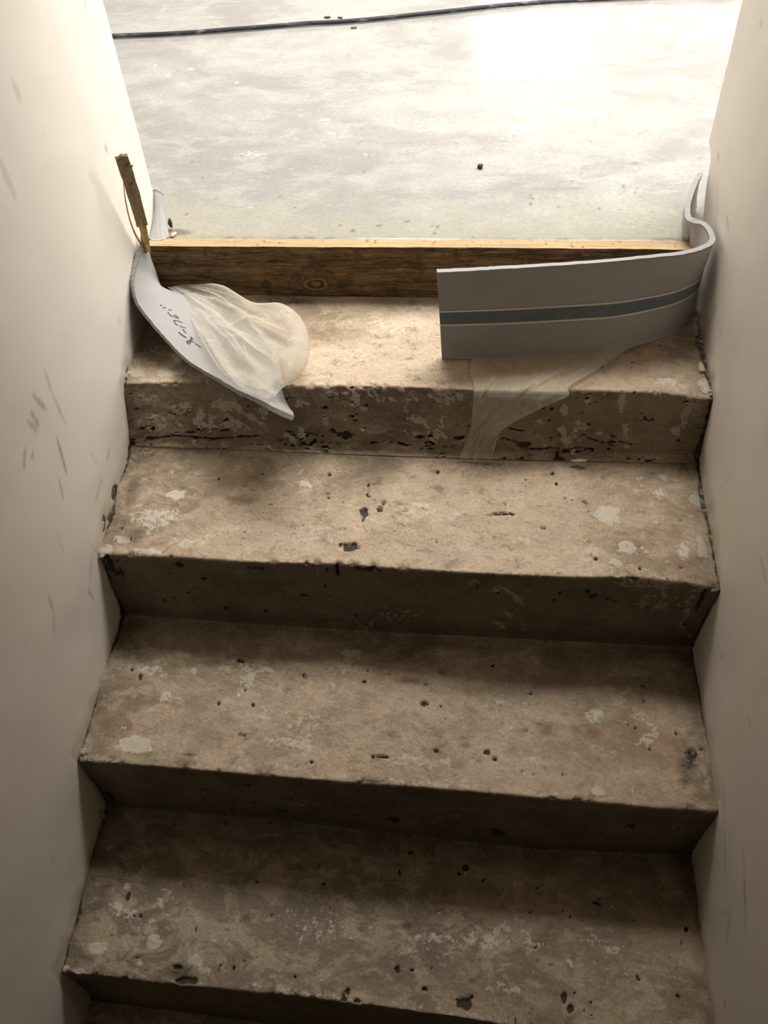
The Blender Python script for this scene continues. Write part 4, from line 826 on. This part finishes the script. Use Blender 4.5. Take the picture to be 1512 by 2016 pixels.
# its film skirt lies on the tread and hangs over the nosing
def film_rows(name, L, R, nu, nv, mat, parent, amp=.0015, seed=3):
    A = catmull(L, nu); B = catmull(R, nu)
    v = np.linspace(0, 1, nv)[None, :, None]
    P = A[:, None] * (1 - v) + B[:, None] * v
    u = np.linspace(0, 1, nu)[:, None] + 0 * v[..., 0]; vv = v[..., 0] + 0 * u
    w = fbm((u * 5 + vv * 7), (vv * 2 - u * 2), 0, 4, seed)
    crease = np.abs(fbm((u * 3 + vv * 5), (vv - u), 3, 2, seed + 5))
    h = amp * (w + 1) * .6 + .004 * np.exp(-(crease / .06) ** 2) * smooth(0, .1, vv) * smooth(1, .9, vv)
    h = np.maximum(h, .0)
    P[..., 2] += h * (P[..., 1] > .0); P[..., 1] -= h * smooth(.02, -.0, P[..., 1])
    me = mesh_from(name, P.reshape(-1, 3), grid_faces(nu, nv, 0, True))
    return link(name, me, mat, parent)


film_rows('plastic_film', [(.602, .095, .0015), (.599, .052, .001), (.6065, .015, .0015), (.606, -.0015, -.004), (.6055, -.0120, -.030), (.603, -.0220, -.064), (.592, -.034, -.098), (.586, -.044, -.113)],
          [(.886, .135, .0015), (.816, .066, .001), (.7634, .017, .0015), (.7602, -.0005, -.004), (.7146, -.0110, -.0257), (.6579, -.0210, -.0646), (.646, -.0330, -.098), (.642, -.0430, -.113)], 80, 60, M_FILM_R, foamR)['label'] = 'thin hazy film hanging over the step edge'

# left hand strip: wedged at the board's end, twisted over flat and sagging over the nosing
LT_A = [(.010, .236, .1360), (.007, .205, .1220), (.0045, .175, .1100), (.006, .145, .0980), (.018, .118, .0800), (.0420, .0950, .0600), (.0800, .0600, .0420), (.1180, .0270, .0300), (.1620, -.0010, .0240),
        (.2080, -.036, .0280), (.2520, -.068, .0350), (.2930, -.0990, .0410), (.3270, -.1200, .0435)]
LT_B = [(.012, .246, -.010), (.022, .238, .003), (.0430, .236, .006), (.080, .232, .007), (.1150, .222, .007), (.1500, .205, .007), (.1850, .180, .007), (.2200, .150, .007), (.2450, .095, .006),
        (.262, .045, .006), (.276, .004, .005), (.2850, -.0130, -.0220), (.2952, -.0180, -.0400)]
foamL = empty('foam_strip', (.15, .1, 0), 'light grey foam strip with handwriting, twisting down from the left wall', 'insulation strip')
PL_, nL_ = strip_surface(LT_A, LT_B, 200, 30, .0, 9, .0015)
sL = 1 if nL_[120, 10, 2] > 0 else -1
strip_mesh('strip', PL_, nL_, .008, [M_FOAM2, M_FOAM2], foamL, .001)


def on_strip(u, v, off):
    i = u * (PL_.shape[0] - 1); j = v * (PL_.shape[1] - 1); i0 = int(min(i, PL_.shape[0] - 2)); j0 = int(min(j, PL_.shape[1] - 2))
    a, b = i - i0, j - j0
    p = (PL_[i0, j0] * (1 - a) * (1 - b) + PL_[i0 + 1, j0] * a * (1 - b) + PL_[i0, j0 + 1] * (1 - a) * b + PL_[i0 + 1, j0 + 1] * a * b)
    return p + nL_[i0, j0] * off * sL


def ink(strokes, w):
    V = []; F = []
    for st in strokes:
        pts = [np.array(q) for q in st]
        Q = catmull(pts, max(2, len(pts) * 5)) if len(pts) > 2 else np.array([pts[0] * (1 - t) + pts[1] * t for t in np.linspace(0, 1, 6)])
        d = np.gradient(Q, axis=0)
        base = len(V)
        for q, t in zip(Q, d):
            # perpendicular measured in metres
            e = 1e-3
            p = on_strip(q[0], q[1], .0044); pu = on_strip(q[0] + t[0] * e / max(np.hypot(*t), 1e-6), q[1] + t[1] * e / max(np.hypot(*t), 1e-6), .0044)
            tt = pu - p; nn = nL_[int(q[0] * 199), int(q[1] * 29)]
            s = np.cross(tt, nn); s /= np.linalg.norm(s) + 1e-12
            V += [p + s * w / 2, p - s * w / 2]
        for k in range(len(Q) - 1):
            a = base + 2 * k; F.append((a, a + 1, a + 3, a + 2))
    me = mesh_from('handwriting', V, F)
    o = link('handwriting', me, M_INK, foamL, False)
    o['label'] = 'faded violet ink handwriting'; o['kind'] = 'stuff'
    return o


INK = [[(0.3523, 0.2435), (0.3559, 0.2666)],
       [(0.3686, 0.2487), (0.3683, 0.29)],
       [(0.3786, 0.2988), (0.3832, 0.31), (0.3867, 0.3233)],
       [(0.3919, 0.265), (0.4023, 0.2538), (0.4153, 0.2538), (0.4211, 0.2637)],
       [(0.4113, 0.3096), (0.4218, 0.3085), (0.4317, 0.3075)],
       [(0.4317, 0.3075), (0.4293, 0.2904), (0.4225, 0.2836), (0.4122, 0.2842)],
       [(0.4355, 0.2368), (0.4493, 0.2214), (0.4574, 0.2316)],
       [(0.4355, 0.2368), (0.4415, 0.271), (0.4516, 0.303)],
       [(0.4613, 0.2415), (0.4691, 0.2613), (0.4742, 0.2828)],
       [(0.4753, 0.2382), (0.4828, 0.2382), (0.4929, 0.2308)],
       [(0.4811, 0.1748), (0.4919, 0.1804), (0.5091, 0.1933)],
       [(0.4819, 0.1727), (0.4929, 0.1748), (0.5099, 0.1882)],
       [(0.5221, 0.1586), (0.5324, 0.1551), (0.5334, 0.1764), (0.5229, 0.2103), (0.5124, 0.2504)],
       [(0.5211, 0.1671), (0.5233, 0.1973), (0.5188, 0.2454)],
       [(0.5265, 0.1588), (0.5271, 0.193), (0.5209, 0.2517)],
       [(0.5268, 0.2059), (0.5347, 0.2209)],
       [(0.5401, 0.2188), (0.5509, 0.2259), (0.5637, 0.2335)]]
#INKDATA
if INK: ink(INK, .0021)

# crumpled film bag attached to the left strip
RIM = K((.0301, .2382, .03), (.0768, .2471, .03), (.1382, .2325, .03), (.2042, .1877, .03), (.2614, .1815, .03), (.306, .1313, .03), (.3253, .0487, .03), (.3175, -.0038, .03),
        (.2971, -.0359, .034), (.2802, -.0743, .042), (.2465, -.0634, .042), (.210, -.0363, .043), (.1752, .0059, .045), (.134, .0718, .046), (.100, .135, .038), (.072, .185, .028))


def build_film():
    nth, nr = 260, 70
    R = catmull(np.vstack([RIM, RIM[:1]]), nth + 1)[:-1]
    c = np.array([.205, .095, .03])
    ax = np.array([.76, -.65]); pr = np.array([.65, .76])
    r = np.linspace(0, 1, nr)[:, None]
    for nme, top in (('plastic_film', 1), ('plastic_film', 0)):
        rr = r[..., None] * (1.0 if top else .84)
        XY = c[None, None, :2] * (1 - rr) + R[None, :, :2] * rr
        x, y = XY[..., 0], XY[..., 1]
        s = (x - .03) * ax[0] + (y - .25) * ax[1]; t = (x - .03) * pr[0] + (y - .25) * pr[1]
        fan = (t + fbm(x * 9, y * 9, top, 2, 400) * .012) / (.10 + np.clip(s, 0, 1) * 1.1)
        fold = fbm(fan * 9, s * 7, top, 3, 401) + .55 * (1 - np.abs(fbm(fan * 13, s * 5, 4 + top, 2, 402)) * 4)
        crump = fbm(x * 16, y * 16, top, 3, 403)
        cr = np.exp(-(np.abs(fbm(x * 11, y * 11, 5 + top, 2, 405)) / .05) ** 2)
        prof = (1 - r ** 2.0) * np.ones_like(x)
        zb = .030 + (R[None, :, 2] - .030) * (r * (1 if top else .84)) ** 2
        if top:
            z = zb + prof * .010 + prof ** .4 * (fold * .010 + crump * .008 + cr * .003)
        else:
            z = zb - prof ** .5 * .018 + prof ** .4 * (fold * .005 + crump * .004)
        # the strip carries it on the left, the tread below: keep it clear of both
        z = np.maximum(z, .010)
        P = np.stack([x, y, z], -1)
        # ragged rim
        P[-1, :, 2] += fbm(np.arange(nth) * .15, np.zeros(nth), 0, 3, 409) * .003
        V = P.reshape(-1, 3)
        g = np.arange(nr * nth).reshape(nr, nth); g2 = np.roll(g, -1, 1)
        F = np.stack([g[:-1], g[1:], g2[1:], g2[:-1]], -1).reshape(-1, 4)[:, ::-1]
        me = mesh_from(nme, V, F.copy())
        o = link(nme, me, M_FILM_L, foamL)
        o['label'] = 'crumpled milky film lying over the strip' if top else 'under layer of the crumpled film'
    # loose turned up rim at the far side
    rim = catmull(RIM[1:9], 120)
    nv = 14
    v = np.linspace(0, 1, nv)[None, :, None]
    inw = (c - rim); inw[:, 2] = 0; inw /= np.linalg.norm(inw, axis=1, keepdims=True)
    hgt = .014 + .008 * fbm(np.arange(120) * .05, np.zeros(120), 0, 3, 420)
    hgt *= smooth(0, 12, np.arange(120)) * smooth(119, 105, np.arange(120))
    P = rim[:, None] + np.array([0, 0, 1.])[None, None] * (np.sin(v * 2.4) * hgt[:, None, None] * 1.2) + inw[:, None] * ((1 - np.cos(v * 2.4)) * hgt[:, None, None] * 1.5)
    me = mesh_from('film_rim', P.reshape(-1, 3), grid_faces(120, nv))
    link('film_rim', me, M_FILM_L, foamL)['label'] = 'turned up rim of the film'


build_film()

# foam offcut standing at the end of the left wall
foamB = empty('foam_offcut', (.015, .33, .1), 'small pale grey foam piece standing at the foot of the left wall corner', 'insulation strip')
P, n = strip_surface([(-.004, .372, .1460), (.001, .369, .1500), (.005, .368, .1500), (.009, .368, .1470), (.014, .370, .1400)],
                     [(.002, .288, .100), (.010, .281, .100), (.020, .280, .100), (.029, .284, .100), (.035, .294, .100)], 50, 24, .006, 12)
strip_mesh('strip', P, n, .006, [M_FOAM2, M_FOAM2], foamB)

# ------------------------------------------------------------------ broken lath and splinters in the corner
def stick(name, pts, w, t, mat, parent=None, wdir=(1, -.3, .1), taper=None, seed=1):
    C = catmull(pts, 40); T = np.gradient(C, axis=0); T /= np.linalg.norm(T, axis=1, keepdims=True)
    W = np.array(wdir, float)[None] - T * (T @ np.array(wdir, float))[:, None]; W /= np.linalg.norm(W, axis=1, keepdims=True)
    H = np.cross(T, W)
    u = np.linspace(0, 1, 40); ww = w * (np.interp(u, [0, 1], taper) if taper else np.ones(40)); tt = t * (np.interp(u, [0, 1], taper) if taper else np.ones(40))
    ww = ww * (1 + fbm(u * 9, u * 0, seed, 3, seed) * .12)
    V = []; F = []
    for i in range(40):
        for a, b in ((-1, -1), (1, -1), (1, 1), (-1, 1)):
            V.append(C[i] + W[i] * a * ww[i] / 2 + H[i] * b * tt[i] / 2 + (T[i] * (fbm(np.array([a * 3. + b]), np.array([seed * 2.]), 0, 1, seed)[0]) * .006 if i == 39 else 0))
    for i in range(39):
        for k in range(4):
            F.append((4 * i + k, 4 * i + (k + 1) % 4, 4 * i + 4 + (k + 1) % 4, 4 * i + 4 + k))
    F += [(3, 2, 1, 0), (156, 157, 158, 159)]
    me = mesh_from(name, V, F)
    return link(name, me, mat, parent, False)


lath = empty('wooden_lath', (.015, .24, .1), 'broken brown lath leaning up the left wall above the board', 'wood scrap')
stick('lath', [(.0285, .2080, .178), (.034, .196, .220), (.040, .182, .268), (.046, .164, .320)], .019, .006, M_LATH, lath, (1, .3, .5), None, 3)
stick('split_end', [(.034, .206, .196), (.029, .213, .165), (.024, .221, .138), (.0185, .229, .112)], .008, .004, M_SPLINT, lath, (1, .3, .5), (1, .5), 8)
stick('split_end', [(.0275, .204, .200), (.0235, .211, .165), (.0190, .220, .138), (.0160, .228, .112)], .007, .004, M_SPLINT, lath, (1, .3, .5), (1, .5), 9)
lump('splintered_end', (.0475, .1605, .322), (.008, .004, .006), M_LATH, lath, 5, 2, .6)
lump('splintered_end', (.052, .168, .306), (.006, .003, .003), M_LATH, lath, 6, 2, .5)
s1 = stick('wood_splinter', [(.012, .230, .116), (.010, .214, .150), (.013, .200, .190), (.021, .188, .236), (.031, .180, .276)], .004, .003, M_SPLINT, None, (1, .3, .5), (1, .3), 4)
tag(s1, 'long thin bent splinter left of the brown lath', 'wood scrap')
s2 = stick('wood_splinter', [(.0215, .2210, .118), (.024, .210, .145), (.029, .200, .170), (.035, .192, .195)], .005, .003, M_SPLINT, None, (1, .3, .5), (1, .25), 5)
tag(s2, 'pale split sliver of wood against the front of the brown lath', 'wood scrap')
s3 = stick('wood_splinter', [(.013, .2215, .1150), (.0155, .220, .135), (.020, .219, .160)], .006, .004, M_LATH, None, (1, .1, .1), (1, .7), 6)
tag(s3, 'short dark upright splinter at the left end of the board', 'wood scrap')

# ------------------------------------------------------------------ cable on the floor
CP = K((-.75, 1.150, .107), (-.497, 1.1782, .1065), (-.3302, 1.1943, .1065), (-.1706, 1.2043, .1065), (.021, 1.2319, .1065), (.1485, 1.2524, .1065), (.2767, 1.2665, .1065), (.4675, 1.3071, .1065),
       (.6596, 1.3513, .1065), (.8139, 1.3709, .1065), (1.0182, 1.3879, .1065), (1.2925, 1.3900, .1065), (1.7, 1.40, .1065))


def tube(name, pts, r, n, seg, mat):
    C = catmull(pts, n); C[:, 2] += fbm(np.arange(n) * .1, np.zeros(n), 0, 2, 5) * .0006
    T = np.gradient(C, axis=0); T /= np.linalg.norm(T, axis=1, keepdims=True)
    U = np.array([0, 0, 1.])[None] - T * T[:, 2:3]; U /= np.linalg.norm(U, axis=1, keepdims=True); Wd = np.cross(T, U)
    a = np.linspace(0, 2 * math.pi, seg, endpoint=False)
    P = C[:, None] + r * (np.cos(a)[None, :, None] * U[:, None] + np.sin(a)[None, :, None] * Wd[:, None])
    g = np.arange(n * seg).reshape(n, seg); g2 = np.roll(g, -1, 1)
    F = np.stack([g[:-1], g[1:], g2[1:], g2[:-1]], -1).reshape(-1, 4)
    return link(name, mesh_from(name, P.reshape(-1, 3), F[:, ::-1].copy()), mat)


tag(tube('power_cable', CP, .0052, 260, 12, M_CABLE), 'scuffed black rubber cable stretched across the pale floor', 'cable')

# ------------------------------------------------------------------ small debris
tag(lump('mortar_crumb', (.6034, .5445, .1035), (.006, .005, .0045), M_CRUMB, None, 21, 2, .5), 'small dark crumb alone on the pale floor behind the blue striped foam', 'debris')
tag(lump('mortar_crumb', (.2760, 1.2360, .1015), (.008, .003, .0025), plain('green_grey_crumb', (.16, .17, .12), .9, .4), None, 22, 2, .6), 'flat greenish crumb on the floor just in front of the black cable', 'debris')
tag(lump('mortar_crumb', (.1995, 1.3053, .1015), (.010, .004, .0022), M_CRUMB, None, 23, 2, .6), 'flat dark crumb on the floor behind the cable, left of its middle', 'debris')
tag(lump('mortar_crumb', (.2320, 1.3010, .1015), (.007, .0035, .0020), M_CRUMB, None, 24, 2, .6), 'smaller dark crumb right beside the one behind the cable', 'debris')
tag(lump('mortar_crumb', (.0335, .322, .112), (.0035, .004, .010), M_CRUMB, None, 25, 2, .4), 'dark brown crumb standing against the small foam piece at the left wall end', 'debris')
tag(lump('plaster_chip', (.7902, -.040, -.1155), (.013, .0035, .0025), M_LUMP, None, 26, 3, .3), 'thin white plaster chip in the inner corner of the second step', 'debris')
tag(lump('plaster_chip', (.0430, .302, .101), (.005, .008, .002), M_LUMP, None, 27, 2, .6), 'pale plaster chip on the floor beside the small foam piece', 'debris')
